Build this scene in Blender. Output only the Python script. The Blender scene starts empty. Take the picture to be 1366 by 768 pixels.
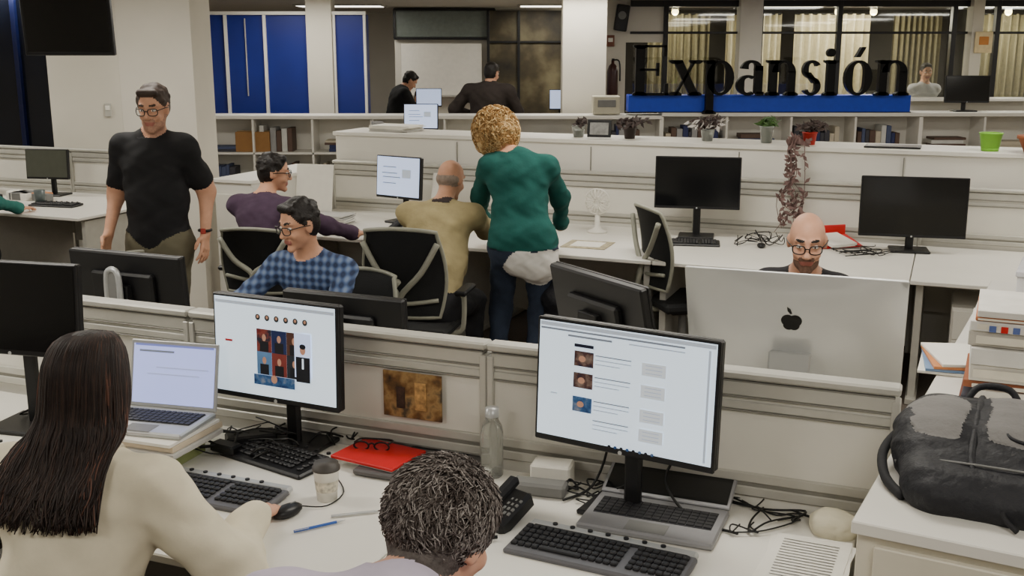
import bpy, math, random
import numpy as np
from mathutils import Vector, Matrix, Euler
random.seed(3); np.random.seed(3)
TH=math.radians(22.07); C22=math.cos(TH); S22=math.sin(TH); ROW=-22.07
def rw(p,q,z=None):
    a=(p*C22+q*S22,-p*S22+q*C22)
    return a if z is None else (a[0],a[1],z)
D=math.radians
# ---------------------------------------------------------------- materials
def lin(c):
    return tuple(((v/255)/12.92 if v/255<=.04045 else ((v/255+.055)/1.055)**2.4) for v in c)
MATS={}
def M(name,col,rough=.6,metal=0,noise=.06,scale=18,bump=0,bscale=60,emit=0,spec=.4,trans=0):
    if name in MATS: return MATS[name]
    m=bpy.data.materials.new(name); m.use_nodes=True; nt=m.node_tree; N=nt.nodes; L=nt.links
    p=N['Principled BSDF']; c=lin(col)
    p.inputs['Roughness'].default_value=rough; p.inputs['Metallic'].default_value=metal
    p.inputs['Specular IOR Level'].default_value=spec
    tc=N.new('ShaderNodeTexCoord')
    if noise>0:
        n=N.new('ShaderNodeTexNoise'); n.inputs['Scale'].default_value=scale; n.inputs['Detail'].default_value=4
        L.new(tc.outputs['Object'],n.inputs['Vector'])
        r=N.new('ShaderNodeValToRGB')
        r.color_ramp.elements[0].position=.3; r.color_ramp.elements[1].position=.7
        r.color_ramp.elements[0].color=tuple(min(1,v*(1-noise)) for v in c)+(1,)
        r.color_ramp.elements[1].color=tuple(min(1,v*(1+noise)) for v in c)+(1,)
        L.new(n.outputs['Fac'],r.inputs['Fac']); L.new(r.outputs['Color'],p.inputs['Base Color'])
        if emit: L.new(r.outputs['Color'],p.inputs['Emission Color'])
    else:
        p.inputs['Base Color'].default_value=c+(1,)
        if emit: p.inputs['Emission Color'].default_value=c+(1,)
    if emit: p.inputs['Emission Strength'].default_value=emit
    if trans: p.inputs['Transmission Weight'].default_value=trans
    if bump:
        n2=N.new('ShaderNodeTexNoise'); n2.inputs['Scale'].default_value=bscale; n2.inputs['Detail'].default_value=5
        L.new(tc.outputs['Object'],n2.inputs['Vector'])
        b=N.new('ShaderNodeBump'); b.inputs['Strength'].default_value=bump; b.inputs['Distance'].default_value=.01
        L.new(n2.outputs['Fac'],b.inputs['Height']); L.new(b.outputs['Normal'],p.inputs['Normal'])
    MATS[name]=m; return m
def M_plaid():
    m=M('shirt_plaid',(70,90,130),.9,noise=0); nt=m.node_tree; N=nt.nodes; L=nt.links; p=N['Principled BSDF']
    tc=N.new('ShaderNodeTexCoord'); prev=None
    for ax in ('X','Z'):
        w=N.new('ShaderNodeTexWave'); w.wave_type='BANDS'; w.bands_direction=ax; w.inputs['Scale'].default_value=8.0
        w.inputs['Distortion'].default_value=.8; w.inputs['Detail'].default_value=1
        L.new(tc.outputs['Object'],w.inputs['Vector'])
        if prev is None: prev=w
        else:
            a=N.new('ShaderNodeMath'); a.operation='ADD'; L.new(prev.outputs['Fac'],a.inputs[0]); L.new(w.outputs['Fac'],a.inputs[1])
            h=N.new('ShaderNodeMath'); h.operation='MULTIPLY'; h.inputs[1].default_value=.5; L.new(a.outputs[0],h.inputs[0])
            r=N.new('ShaderNodeValToRGB'); e=r.color_ramp.elements
            e[0].position=.2; e[0].color=lin((44,56,86))+(1,); e[1].position=.95; e[1].color=lin((118,136,168))+(1,)
            x=e.new(.5); x.color=lin((72,92,132))+(1,)
            L.new(h.outputs[0],r.inputs['Fac']); L.new(r.outputs['Color'],p.inputs['Base Color'])
    return m
def M_pic(name,cols,scale=6):
    m=M(name,cols[0],.5,noise=0); nt=m.node_tree; N=nt.nodes; L=nt.links; p=N['Principled BSDF']
    tc=N.new('ShaderNodeTexCoord'); n=N.new('ShaderNodeTexNoise'); n.inputs['Scale'].default_value=scale; n.inputs['Detail'].default_value=6
    L.new(tc.outputs['Object'],n.inputs['Vector']); r=N.new('ShaderNodeValToRGB'); e=r.color_ramp.elements
    e[0].position=.35; e[1].position=.65; e[0].color=lin(cols[0])+(1,); e[1].color=lin(cols[-1])+(1,)
    for i,c in enumerate(cols[1:-1]):
        x=e.new(.35+.3*(i+1)/(len(cols)-1)); x.color=lin(c)+(1,)
    L.new(n.outputs['Fac'],r.inputs['Fac']); L.new(r.outputs['Color'],p.inputs['Base Color']); return m
def M_glass():
    m=bpy.data.materials.new('pane_glass'); m.use_nodes=True; nt=m.node_tree; N=nt.nodes; L=nt.links
    for n in list(N): N.remove(n)
    o=N.new('ShaderNodeOutputMaterial'); t=N.new('ShaderNodeBsdfTransparent'); t.inputs[0].default_value=(.88,.9,.88,1)
    g=N.new('ShaderNodeBsdfGlossy'); g.inputs['Roughness'].default_value=.03; x=N.new('ShaderNodeMixShader'); x.inputs[0].default_value=.08
    L.new(t.outputs[0],x.inputs[1]); L.new(g.outputs[0],x.inputs[2]); L.new(x.outputs[0],o.inputs[0]); return m
wallm=M('wall_paint',(214,209,196),.85,noise=.03,scale=3,bump=.05)
white=M('white_laminate',(228,225,216),.45,noise=.02,scale=5)
panelm=M('panel_fabric_white',(224,221,211),.7,noise=.03,scale=6,bump=.05,bscale=200)
alu=M('rail_aluminium',(192,190,181),.45,.25,noise=.04)
aluD=M('rail_groove',(138,136,128),.5,.3,noise=.03)
black=M('black_plastic',(22,22,24),.4,noise=.1)
black2=M('black_soft',(30,30,33),.8,noise=.15,bump=.1,bscale=120)
dark=M('dark_screen',(13,14,16),.12,noise=0,spec=.6)
grey=M('grey_plastic',(120,120,118),.5)
silver=M('silver_plastic',(188,190,190),.35,.4)
imac=M('aluminium_shell',(226,227,226),.28,.25,noise=.01)
key=M('key_black',(32,32,35),.5)
paper=M('paper_white',(235,232,222),.8,noise=.03)
cable=M('cable_black',(18,18,18),.5)
bluep=M('blue_panel',(16,34,120),.45,noise=.1,scale=2)
blueb=M('blue_base',(20,62,190),.4,noise=.05)
darkw=M('dark_window',(16,20,32),.15,noise=.3,scale=2)
redm=M('red_cover',(200,28,32),.5)
carpet=M('carpet',(104,94,86),.95,noise=.2,scale=90,bump=.3,bscale=300)
scrW=M('screen_white',(214,230,244),.3,noise=0,emit=.85)
scrB=M('screen_blue_white',(196,212,248),.3,noise=0,emit=.8)
txt=M('screen_text',(120,128,140),.4,noise=0,emit=.4)
txtL=M('screen_text_light',(175,185,198),.4,noise=0,emit=.5)
thA=M_pic('thumb_a',[(20,26,60),(90,60,60),(150,130,120)],40)
thB=M_pic('thumb_b',[(25,60,120),(60,110,170),(150,160,180)],40)
thR=M_pic('thumb_red',[(120,30,35),(150,70,60),(40,40,60)],40)
glass=M_glass()
leaf=M('leaf_green',(70,100,50),.6,noise=.3)
leafd=M('leaf_dark',(70,58,55),.7,noise=.3)
terra=M('terracotta',(165,95,60),.7)
facep=M('face_px',(190,140,115),.5,noise=0,emit=.3); suit=M('suit_px',(25,28,38),.5,noise=0)
# ---------------------------------------------------------------- mesh builder
class B:
    def __init__(s,name,loc=(0,0,0),yaw=0):
        s.name=name; s.loc=loc if len(loc)==3 else (loc[0],loc[1],0); s.yaw=yaw
        s.v=[]; s.f=[]; s.fm=[]; s.fs=[]; s.m=[]; s.T=Matrix.Identity(4)
    def add(s,vs,fs,mat,smooth=False):
        o=len(s.v); s.v+= [tuple(s.T@Vector(v)) for v in vs]
        if mat not in s.m: s.m.append(mat)
        i=s.m.index(mat)
        for f in fs: s.f.append([o+k for k in f]); s.fm.append(i); s.fs.append(smooth)
    def box(s,c,size,mat,rot=None,bev=.003):
        h=[x/2 for x in size]; b=min(bev,min(h)*.6)
        R=Euler([D(r) for r in rot]).to_matrix() if rot else None
        vs=[];ix={}
        for sx in(-1,1):
            for sy in(-1,1):
                for sz in(-1,1):
                    sg=(sx,sy,sz)
                    for ax in range(3):
                        q=Vector([sg[k]*(h[k]-(0 if k==ax else b)) for k in range(3)])
                        if R: q=R@q
                        ix[(sg,ax)]=len(vs); vs.append(q+Vector(c))
        fs=[]
        for ax in range(3):
            o=[k for k in range(3) if k!=ax]
            for sg in(-1,1):
                l=[]
                for u,w in((-1,-1),(1,-1),(1,1),(-1,1)):
                    g=[0,0,0]; g[ax]=sg; g[o[0]]=u; g[o[1]]=w; l.append(ix[(tuple(g),ax)])
                fs.append(l)
            for u in(-1,1):
                for w in(-1,1):
                    g1=[0,0,0];g1[ax]=-1;g1[o[0]]=u;g1[o[1]]=w;g2=list(g1);g2[ax]=1;g1=tuple(g1);g2=tuple(g2)
                    fs.append([ix[(g1,o[0])],ix[(g2,o[0])],ix[(g2,o[1])],ix[(g1,o[1])]])
        for sx in(-1,1):
            for sy in(-1,1):
                for sz in(-1,1): fs.append([ix[((sx,sy,sz),k)] for k in range(3)])
        s.add(vs,fs,mat)
    def cyl(s,p1,p2,r1,mat,r2=None,n=16,smooth=True):
        r2=r1 if r2 is None else r2; p1=Vector(p1);p2=Vector(p2); d=(p2-p1).normalized()
        u=d.orthogonal().normalized(); w=d.cross(u); vs=[]
        for p,r in((p1,r1),(p2,r2)):
            for i in range(n):
                a=2*math.pi*i/n; vs.append(p+u*math.cos(a)*r+w*math.sin(a)*r)
        s.add(vs,[[i,(i+1)%n,n+(i+1)%n,n+i] for i in range(n)],mat,smooth)
        s.add(vs,[list(range(n))[::-1],list(range(n,2*n))],mat)
    def tube(s,pts,r,mat,n=7,sub=5,taper=1.0):
        P=[Vector(p) for p in pts]
        if len(P)>2 and sub>1:
            Q=[]
            for i in range(len(P)-1):
                a=P[max(i-1,0)];b=P[i];c=P[i+1];d=P[min(i+2,len(P)-1)]
                for k in range(sub):
                    t=k/sub; Q.append(.5*((2*b)+(c-a)*t+(2*a-5*b+4*c-d)*t*t+(3*b-a-3*c+d)*t**3))
            Q.append(P[-1]); P=Q
        vs=[];u=None;m=len(P)
        for i,p in enumerate(P):
            d=(P[min(i+1,m-1)]-P[max(i-1,0)]).normalized()
            if u is None: u=d.orthogonal().normalized()
            u=(u-d*u.dot(d)).normalized(); w=d.cross(u); rr=r*(1+(taper-1)*i/(m-1))
            for k in range(n):
                a=2*math.pi*k/n; vs.append(p+u*math.cos(a)*rr+w*math.sin(a)*rr)
        fs=[[i*n+k,i*n+(k+1)%n,(i+1)*n+(k+1)%n,(i+1)*n+k] for i in range(m-1) for k in range(n)]
        fs+=[list(range(n))[::-1],[(m-1)*n+k for k in range(n)]]
        s.add(vs,fs,mat,True)
    def lathe(s,prof,mat,c=(0,0,0),n=28):
        vs=[];fs=[]
        for r,z in prof:
            for k in range(n):
                a=2*math.pi*k/n; vs.append((c[0]+r*math.cos(a),c[1]+r*math.sin(a),c[2]+z))
        for i in range(len(prof)-1):
            for k in range(n): fs.append([i*n+k,i*n+(k+1)%n,(i+1)*n+(k+1)%n,(i+1)*n+k])
        s.add(vs,fs,mat,True)
    def sph(s,c,r,mat,n=14):
        if not hasattr(r,'__len__'): r=(r,r,r)
        vs=[];fs=[];m=n//2
        for i in range(m+1):
            t=math.pi*i/m
            for k in range(n):
                a=2*math.pi*k/n; vs.append((c[0]+r[0]*math.sin(t)*math.cos(a),c[1]+r[1]*math.sin(t)*math.sin(a),c[2]+r[2]*math.cos(t)))
        for i in range(m):
            for k in range(n): fs.append([i*n+k,i*n+(k+1)%n,(i+1)*n+(k+1)%n,(i+1)*n+k])
        s.add(vs,fs,mat,True)
    def sheet(s,x,z,w,h,y,mat):
        s.add([(x-w/2,y,z-h/2),(x+w/2,y,z-h/2),(x+w/2,y,z+h/2),(x-w/2,y,z+h/2)],[[0,1,2,3]],mat)
    def oval(s,x,z,w,h,y,mat,n=14):
        s.add([(x+w/2*math.cos(6.2832*k/n),y,z+h/2*math.sin(6.2832*k/n)) for k in range(n)],[list(range(n))],mat)
    def done(s,parent=None):
        me=bpy.data.meshes.new(s.name); me.from_pydata(s.v,[],s.f)
        for m in s.m: me.materials.append(m)
        me.polygons.foreach_set('material_index',s.fm); me.polygons.foreach_set('use_smooth',s.fs); me.update()
        ob=bpy.data.objects.new(s.name,me); bpy.context.scene.collection.objects.link(ob)
        ob.location=s.loc; ob.rotation_euler=(0,0,D(s.yaw))
        if parent:
            ob.parent=parent; ob.matrix_parent_inverse=Matrix.Translation(parent.location).inverted()
        return ob
# ---------------------------------------------------------------- sdf bodies
class SD:
    def __init__(s): s.p=[]
    def seg(s,a,b,r1,r2,lab,g=0,fl=None,k=1.0):
        s.p.append(dict(t=0,a=np.array(a,float),b=np.array(b,float),r1=r1,r2=r2,lab=lab,g=g,fl=None if fl is None else np.array(fl,float),k=k))
    def ell(s,c,r,lab,g=0,ax=None):
        s.p.append(dict(t=1,a=np.array(c,float),r=np.array(r,float),ax=np.eye(3) if ax is None else np.array(ax,float),lab=lab,g=g))
def sdv(p,x,y,z):
    if p['t']==0:
        a=p['a'];ba=p['b']-a; px=x-a[0];py=y-a[1];pz=z-a[2]
        if p['fl'] is not None:
            f=p['fl'];k=p['k']-1; w=(px*f[0]+py*f[1]+pz*f[2])*k; px=px+w*f[0];py=py+w*f[1];pz=pz+w*f[2]
            ba=ba+f*(ba@f)*k
        L2=max(ba@ba,1e-9); t=np.clip((px*ba[0]+py*ba[1]+pz*ba[2])/L2,0,1)
        return np.sqrt((px-t*ba[0])**2+(py-t*ba[1])**2+(pz-t*ba[2])**2)-(p['r1']+(p['r2']-p['r1'])*t)
    a=p['a'];px=x-a[0];py=y-a[1];pz=z-a[2];A=p['ax'];r=p['r'];q=[(px*A[i][0]+py*A[i][1]+pz*A[i][2]) for i in range(3)]
    k0=np.sqrt(sum((q[i]/r[i])**2 for i in range(3)))+1e-6; k1=np.sqrt(sum((q[i]/r[i]**2)**2 for i in range(3)))+1e-6
    return np.maximum(k0*(k0-1)/k1,-min(r))
KS=(.016,.0045,.003)
def sdf_mesh(name,S,mats,vox=.008,origin=(0,0,0),noise=None):
    P=S.p; lo=[];hi=[]
    for p in P:
        if p['t']==0:
            R=max(p['r1'],p['r2']); l=np.minimum(p['a'],p['b'])-R; h=np.maximum(p['a'],p['b'])+R
        else:
            R=max(p['r']); l=p['a']-R; h=p['a']+R
        lo.append(l);hi.append(h)
    mn=np.min(lo,0)-.05; mx=np.max(hi,0)+.05; n=np.ceil((mx-mn)/vox).astype(int)+1
    G=[None,None,None]
    for p,l,h in zip(P,lo,hi):
        g=p['g']
        if G[g] is None: G[g]=np.zeros(n,np.float32)
        i0=np.maximum(((l-.05-mn)/vox).astype(int),0); i1=np.minimum(((h+.05-mn)/vox).astype(int)+2,n)
        x=(mn[0]+np.arange(i0[0],i1[0])*vox)[:,None,None];y=(mn[1]+np.arange(i0[1],i1[1])*vox)[None,:,None];z=(mn[2]+np.arange(i0[2],i1[2])*vox)[None,None,:]
        d=sdv(p,x,y,z); G[g][i0[0]:i1[0],i0[1]:i1[1],i0[2]:i1[2]]+=np.exp(np.clip(-d/KS[g],-60,60)).astype(np.float32)
    T=np.zeros(n,np.float64)
    for g in range(3):
        if G[g] is None: continue
        F=-KS[g]*np.log(np.maximum(G[g],1e-24)); T+=np.exp(np.clip(-F/.006,-60,60))
    f=-.006*np.log(np.maximum(T,1e-24)); ins=f<0
    c=np.zeros(np.array(f.shape)-1,int)
    for i in(0,1):
        for j in(0,1):
            for k in(0,1): c+=ins[i:i+c.shape[0],j:j+c.shape[1],k:k+c.shape[2]]
    act=np.argwhere((c>0)&(c<8)); idx=-np.ones(c.shape,int); idx[act[:,0],act[:,1],act[:,2]]=np.arange(len(act))
    acc=np.zeros((len(act),3));cnt=np.zeros(len(act))
    cor=[(i,j,k) for i in(0,1) for j in(0,1) for k in(0,1)]
    for a in cor:
        for ax in range(3):
            if a[ax]: continue
            b=list(a); b[ax]=1
            f0=f[act[:,0]+a[0],act[:,1]+a[1],act[:,2]+a[2]]; f1=f[act[:,0]+b[0],act[:,1]+b[1],act[:,2]+b[2]]
            m=(f0<0)!=(f1<0); t=np.where(m,f0/np.where(m,f0-f1,1),0)
            q=np.tile(np.array(a,float),(len(act),1)); q[:,ax]+=t; acc+=q*m[:,None]; cnt+=m
    V=mn+(act+acc/cnt[:,None])*vox
    F=[]
    for ax in range(3):
        u,w=[(1,2),(2,0),(0,1)][ax]
        s0=[slice(None)]*3;s1=[slice(None)]*3;s0[ax]=slice(0,-1);s1[ax]=slice(1,None)
        A=ins[tuple(s0)];Bm=ins[tuple(s1)]; e=np.argwhere(A!=Bm); fl=A[e[:,0],e[:,1],e[:,2]]
        q=[]
        for du,dw in((-1,-1),(0,-1),(0,0),(-1,0)):
            cc=e.copy(); cc[:,u]+=du; cc[:,w]+=dw; q.append(idx[cc[:,0],cc[:,1],cc[:,2]])
        q=np.stack(q,1); q[~fl]=q[~fl][:,::-1]; F.append(q)
    F=np.concatenate(F)
    fc=V[F].mean(1); best=np.full(len(F),1e9); lab=np.zeros(len(F),int); labs=[]
    for p in P:
        if p['lab'] not in labs: labs.append(p['lab'])
        d=sdv(p,fc[:,0],fc[:,1],fc[:,2]); m=d<best; best[m]=d[m]; lab[m]=labs.index(p['lab'])
    if noise:
        for li,l in enumerate(labs):
            if l in noise and (lab==li).any():
                amp,fr=noise[l]; vi=np.unique(F[lab==li])
                for am,ff in((amp,fr),(amp*.4,fr*2.3)):
                    X=V[vi]*ff
                    dn=np.stack([np.sin(X[:,1]*1.3+2*np.sin(X[:,2])),np.sin(X[:,0]*1.1+2*np.sin(X[:,2]*.8)),.6*np.sin(X[:,0]+X[:,1]*1.7)],1); V[vi]+=dn*am
    V=V-np.array(origin)
    me=bpy.data.meshes.new(name); me.from_pydata(V.tolist(),[],F.tolist())
    for l in labs: me.materials.append(mats[l])
    me.polygons.foreach_set('material_index',lab); me.polygons.foreach_set('use_smooth',np.ones(len(F),bool)); me.update()
    ob=bpy.data.objects.new(name,me); ob.location=origin; bpy.context.scene.collection.objects.link(ob); return ob
def ik(s,t,l1,l2,pole):
    s=Vector(s);t=Vector(t);d=t-s;L=d.length
    if L>l1+l2-.005: t=s+d.normalized()*(l1+l2-.005); d=t-s; L=d.length
    x=(l1*l1-l2*l2+L*L)/(2*L); h=math.sqrt(max(l1*l1-x*x,0)); u=d.normalized(); p=Vector(pole); p=(p-u*p.dot(u)).normalized()
    return s+u*x+p*h, t
def hand(S,w,d,up,side,lab='skin',curl=.35,k=1.0):
    w=Vector(w);d=Vector(d).normalized();up=Vector(up);up=(up-d*up.dot(d)).normalized();sd=up.cross(d)
    if sd.dot(Vector(side))<0: sd=-sd
    ln=[.078,.086,.08,.062]
    for i in range(4):
        o=.031-.0205*i; kn=w+d*(.088-.004*abs(i-1))*k+sd*o*k
        S.seg(w+sd*o*.5*k,kn,.014*k,.0115*k,lab,2)
        a=curl*.4; p=kn; r=.0092*k
        dd=(d+sd*(.09*(1.5-i))).normalized()
        for j,fr in enumerate((.45,.3,.25)):
            q=p+(dd*math.cos(a)-up*math.sin(a))*ln[i]*fr*k; S.seg(p,q,r,r*.9,lab,2); p=q; r*=.9; a+=curl
    a=w+d*.022*k+sd*.024*k; b=a+(d*.6+sd*.75-up*.15).normalized()*.04*k; c=b+(d*.92+sd*.25-up*.3).normalized()*.032*k; e=c+(d-up*.3).normalized()*.024*k
    S.seg(w+sd*.01*k,a,.014*k,.015*k,lab,2);S.seg(a,b,.0145*k,.0115*k,lab,2);S.seg(b,c,.011*k,.0098*k,lab,2);S.seg(c,e,.0098*k,.008*k,lab,2)
def headM(c,yaw,pitch,roll=0):
    return Matrix.Translation(c)@Euler((0,0,D(yaw))).to_matrix().to_4x4()@Euler((D(pitch),0,0)).to_matrix().to_4x4()@Euler((0,D(roll),0)).to_matrix().to_4x4()
def headprims(S,H,style,beard=0,k=1.0):
    R=[list((H.to_3x3()@Vector(e)).normalized()) for e in((1,0,0),(0,1,0),(0,0,1))]
    P=lambda x,y,z: tuple(H@Vector((x*k,y*k,z*k)))
    E=lambda c,r,l,g=1: S.ell(P(*c),[v*k for v in r],l,g,R)
    G=lambda a,b,r1,r2,l,g=1: S.seg(P(*a),P(*b),r1*k,r2*k,l,g)
    E((0,-.012,.03),(.071,.093,.086),'skin'); E((0,.02,-.035),(.057,.064,.066),'skin')
    G((0,.03,0),(0,.045,-.075),.055,.034,'skin'); E((0,.074,-.098),(.022,.018,.018),'skin')
    G((0,.084,.016),(0,.106,-.022),.008,.0115,'skin')
    for s in(-1,1):
        E((s*.011,.098,-.026),(.009,.01,.008),'skin'); E((s*.036,.06,-.03),(.021,.022,.022),'skin')
        G((s*.014,.08,.033),(s*.045,.068,.033),.008,.007,'skin'); E((s*.075,-.005,-.005),(.009,.018,.031),'skin')
        G((s*.018,.0885,.038),(s*.045,.077,.041),.0022,.0016,'brow')
    G((-.018,.083,-.056),(.018,.083,-.056),.006,.006,'lip'); G((-.014,.084,-.063),(.014,.084,-.063),.006,.006,'lip')
    if beard:
        E((0,.03,-.078),(.052*beard,.058,.042),'beard'); E((0,.074,-.098),(.024,.02,.02),'beard'); G((-.024,.083,-.044),(.024,.083,-.044),.0055,.0055,'beard')
        if beard>1:
            for s in(-1,1): G((s*.066,.0,-.03),(s*.05,.03,-.075),.008,.014,'beard')
    if style in('short','long','thin'):
        E((0,-.022,.042),(.078,.094,.084),'hair'); E((0,-.045,.0),(.0755,.066,.08),'hair')
    if style=='short':
        G((-.04,.052,.1),(.04,.046,.098),.018,.022,'hair')
    if style in('thin','short'):
        for i in range(110):
            a=random.uniform(0,6.28); e=random.uniform(-.3,1.4); x=.076*math.cos(e)*math.cos(a); y=-.022+.092*math.cos(e)*math.sin(a); z=.04+.082*math.sin(e)
            if (y>.03 and z<.09): continue
            q=1.0 if style=='short' else 1.3
            G((x,y,z),(x*1.06+random.uniform(-.01,.01),y*1.05+random.uniform(-.01,.01),z*1.04-.004),.011,.005*q,'hair')
    if style=='bald':
        E((0,-.035,-.008),(.0735,.068,.05),'hair')
    if style=='long':
        E((0,-.04,.03),(.086,.096,.09),'hair')
        for s in(-1,1): G((s*.04,-.05,0),(s*.05,-.05,-.1),.045,.032,'hair')
    if style=='curly':
        for i in range(150):
            a=random.uniform(0,6.28); e=random.uniform(-1.0,1.5); rr=random.uniform(.085,.11)
            x=rr*1.08*math.cos(e)*math.cos(a); y=-.03+rr*math.cos(e)*math.sin(a); z=.012+rr*1.15*math.sin(e)
            if y>.05 and z<.08: continue
            E((x,y,z),(.014+random.random()*.012,)*3,'hair' if random.random()<.6 else 'hairtip')
        E((0,-.04,.015),(.095,.095,.11),'hair')
def person(name,root,yaw,pz,neck,head,hyaw,hpitch,wr,mats,style='short',sit=True,ank=None,vox=.009,build=1.0,short=False,beard=0,glasses=False,belly=0,poles=None,hd=None,tail=None,curl=.3,hk=1.0,wide=.165,hroll=0,stance=.11,jacket=False,knee_out=.05,baggy=1.0,fold=(.0035,28),k=1.0):
    S=SD(); Y=Euler((0,0,D(yaw))).to_matrix(); F=Y@Vector((0,1,0)); X=Y@Vector((1,0,0)); Z=Vector((0,0,1)); hk_=k
    pel=Vector((root[0],root[1],pz)); nk=Vector(neck); hc=Vector(head); H=headM(hc,hyaw,hpitch,hroll)
    sp=(nk-pel); u=sp.normalized(); fl=(F-u*F.dot(u)).normalized(); L=sp.length; b=build
    S.seg(pel-X*.07*b,pel+X*.07*b,.115*b,.115*b,'pants',0,fl,1.15)
    S.seg(pel+u*.07,pel+u*L*.45+fl*belly*.4,.15*b+belly*.6,.15*b+belly,'shirt',0,fl,1.38)
    S.seg(pel+u*L*.45+fl*belly*.4,pel+u*L*.75,.15*b+belly,.155*b,'shirt',0,fl,1.42)
    ch=pel+u*L*.78; S.seg(ch-X*.07*b,ch+X*.07*b,.105*b,.105*b,'shirt',0,fl,1.1)
    sh=[nk-u*.045-X*wide*b,nk-u*.045+X*wide*b]
    S.seg(sh[0]*.8+(nk-u*.05)*.2,sh[1]*.8+(nk-u*.05)*.2,.058*b,.058*b,'shirt',0)
    for s in sh: S.seg(nk-u*.005,s,.045,.054*b,'shirt',0)
    S.seg(nk-u*.01,hc+(H.to_3x3()@Vector((0,-.02,-.05))),.054,.051,'skin',0)
    S.seg(nk-u*.02-X*.02,nk-u*.0+X*.02,.058,.058,'collar',0)
    if poles is None: poles=[(-X*.7-Z*.6-F*.3),(X*.7-Z*.6-F*.3)]
    bg=baggy
    for i in(0,1):
        sx=-1 if i==0 else 1
        e,w=ik(sh[i],wr[i],.29*hk,.255*hk,poles[i]); s=sh[i]
        if short:
            m=s.lerp(e,.68); S.seg(s,m,.056*b,.056*b,'shirt',0); S.seg(s.lerp(e,.5),e,.044*b,.04*b,'skin',0); S.seg(e,w,.041*b,.026,'skin',0)
        else:
            S.seg(s,e,.058*b*bg,.05*b*bg,'shirt',0); S.seg(e,e.lerp(w,.86),.048*b*bg,.036*b*bg,'shirt',0); S.seg(e.lerp(w,.86),e.lerp(w,.93),.034*b,.032*b,'shirt',0); S.seg(e.lerp(w,.85),w,.03,.025,'skin',0)
        d=(w-e).normalized()
        if hd and hd[i]: dd,up,sd=hd[i]; dd=Vector(dd); up=Vector(up); sd=Vector(sd)
        elif d.z<-.75: dd=d; up=X*sx; sd=F
        else:
            dd=Vector((d.x,d.y,min(d.z,0)*.25)); up=Z; sd=X*(-sx)
        hand(S,w,dd,up,sd,'skin',curl,hk)
    for i in(0,1):
        sx=-1 if i==0 else 1; hp=pel+X*sx*.09*b-Z*.01
        if ank: a=Vector(ank[i])
        elif sit: a=Vector((root[0],root[1],0))+F*.42+X*sx*(.12+knee_out)+Z*.09
        else: a=Vector((root[0],root[1],0))+X*sx*stance+Z*.09
        kn,a=ik(hp,a,.43,max(.40,pz*.47),F+X*sx*.15+Z*(.6 if sit else 0))
        S.seg(hp,kn,.088*b,.062*b,'pants',0); S.seg(kn,a+Z*.0,.06*b,.045,'pants',0)
        S.seg(a-F*.02-Z*.05,a+F*.14-Z*.06,.036,.03,'shoe',0)
    if tail:
        S.seg(pel+Z*.06-X*.07,pel+Z*.06+X*.07,.128,.128,'shirt',0,fl,1.12)
        S.seg(pel+X*.0-Z*.06-F*.02,pel+X*.095-Z*.085-F*.02,.112,.12,'tail',0,fl,1.12)
    if jacket:
        S.seg(pel+Z*.05-X*.08,pel+Z*.05+X*.08,.15,.15,'shirt',0,fl,1.3); S.seg(pel-Z*.05-X*.09,pel-Z*.05+X*.09,.15,.14,'shirt',0,fl,1.3)
    headprims(S,H,style,beard,hk_)
    mats=dict(mats)
    mats.setdefault('skin',M('skin_a',(208,156,126),.55,noise=.06,scale=30)); mats.setdefault('collar',mats['shirt']); mats.setdefault('brow',mats['hair']); mats.setdefault('beard',mats['hair'])
    mats.setdefault('lip',M('lip',(168,104,92),.5)); mats.setdefault('hairtip',mats['hair']); mats.setdefault('shoe',M('shoe_dark',(35,30,28),.5)); mats.setdefault('tail',paper)
    ob=sdf_mesh(name,S,mats,vox,(root[0],root[1],0),dict(shirt=fold,tail=(.003,40),pants=(.003,25)))
    fb=B(name+'_eyes'); fb.T=H; ew=M('eye_white',(235,230,224),.3,noise=0); ei=M('eye_iris',(45,30,22),.2,noise=0)
    for s in(-1,1):
        fb.sph((s*.031,.0755,.011),(.014,.0105,.0075),ew); fb.sph((s*.031,.0815,.011),(.0055,.005,.0055),ei)
    fb.done(ob)
    if glasses:
        g=B(name+'_glasses'); g.T=H; bk=M('glasses_frame',(20,18,18),.3,noise=0)
        for s in(-1,1):
            pts=[(s*.034+.025*math.copysign(abs(math.cos(t))**.6,math.cos(t)),.103-.012*abs(math.cos(t))*(1 if math.cos(t)*s>0 else 0),.007+.019*math.copysign(abs(math.sin(t))**.7,math.sin(t))) for t in [2*math.pi*i/16 for i in range(17)]]
            g.tube(pts,.0026,bk,6,2); g.tube([(s*.058,.092,.014),(s*.08,.03,.012),(s*.084,-.01,.004)],.0026,bk,6,3)
        g.tube([(-.01,.104,.012),(0,.109,.015),(.01,.104,.012)],.0026,bk,6,3); g.done(ob)
    return ob,H
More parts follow.
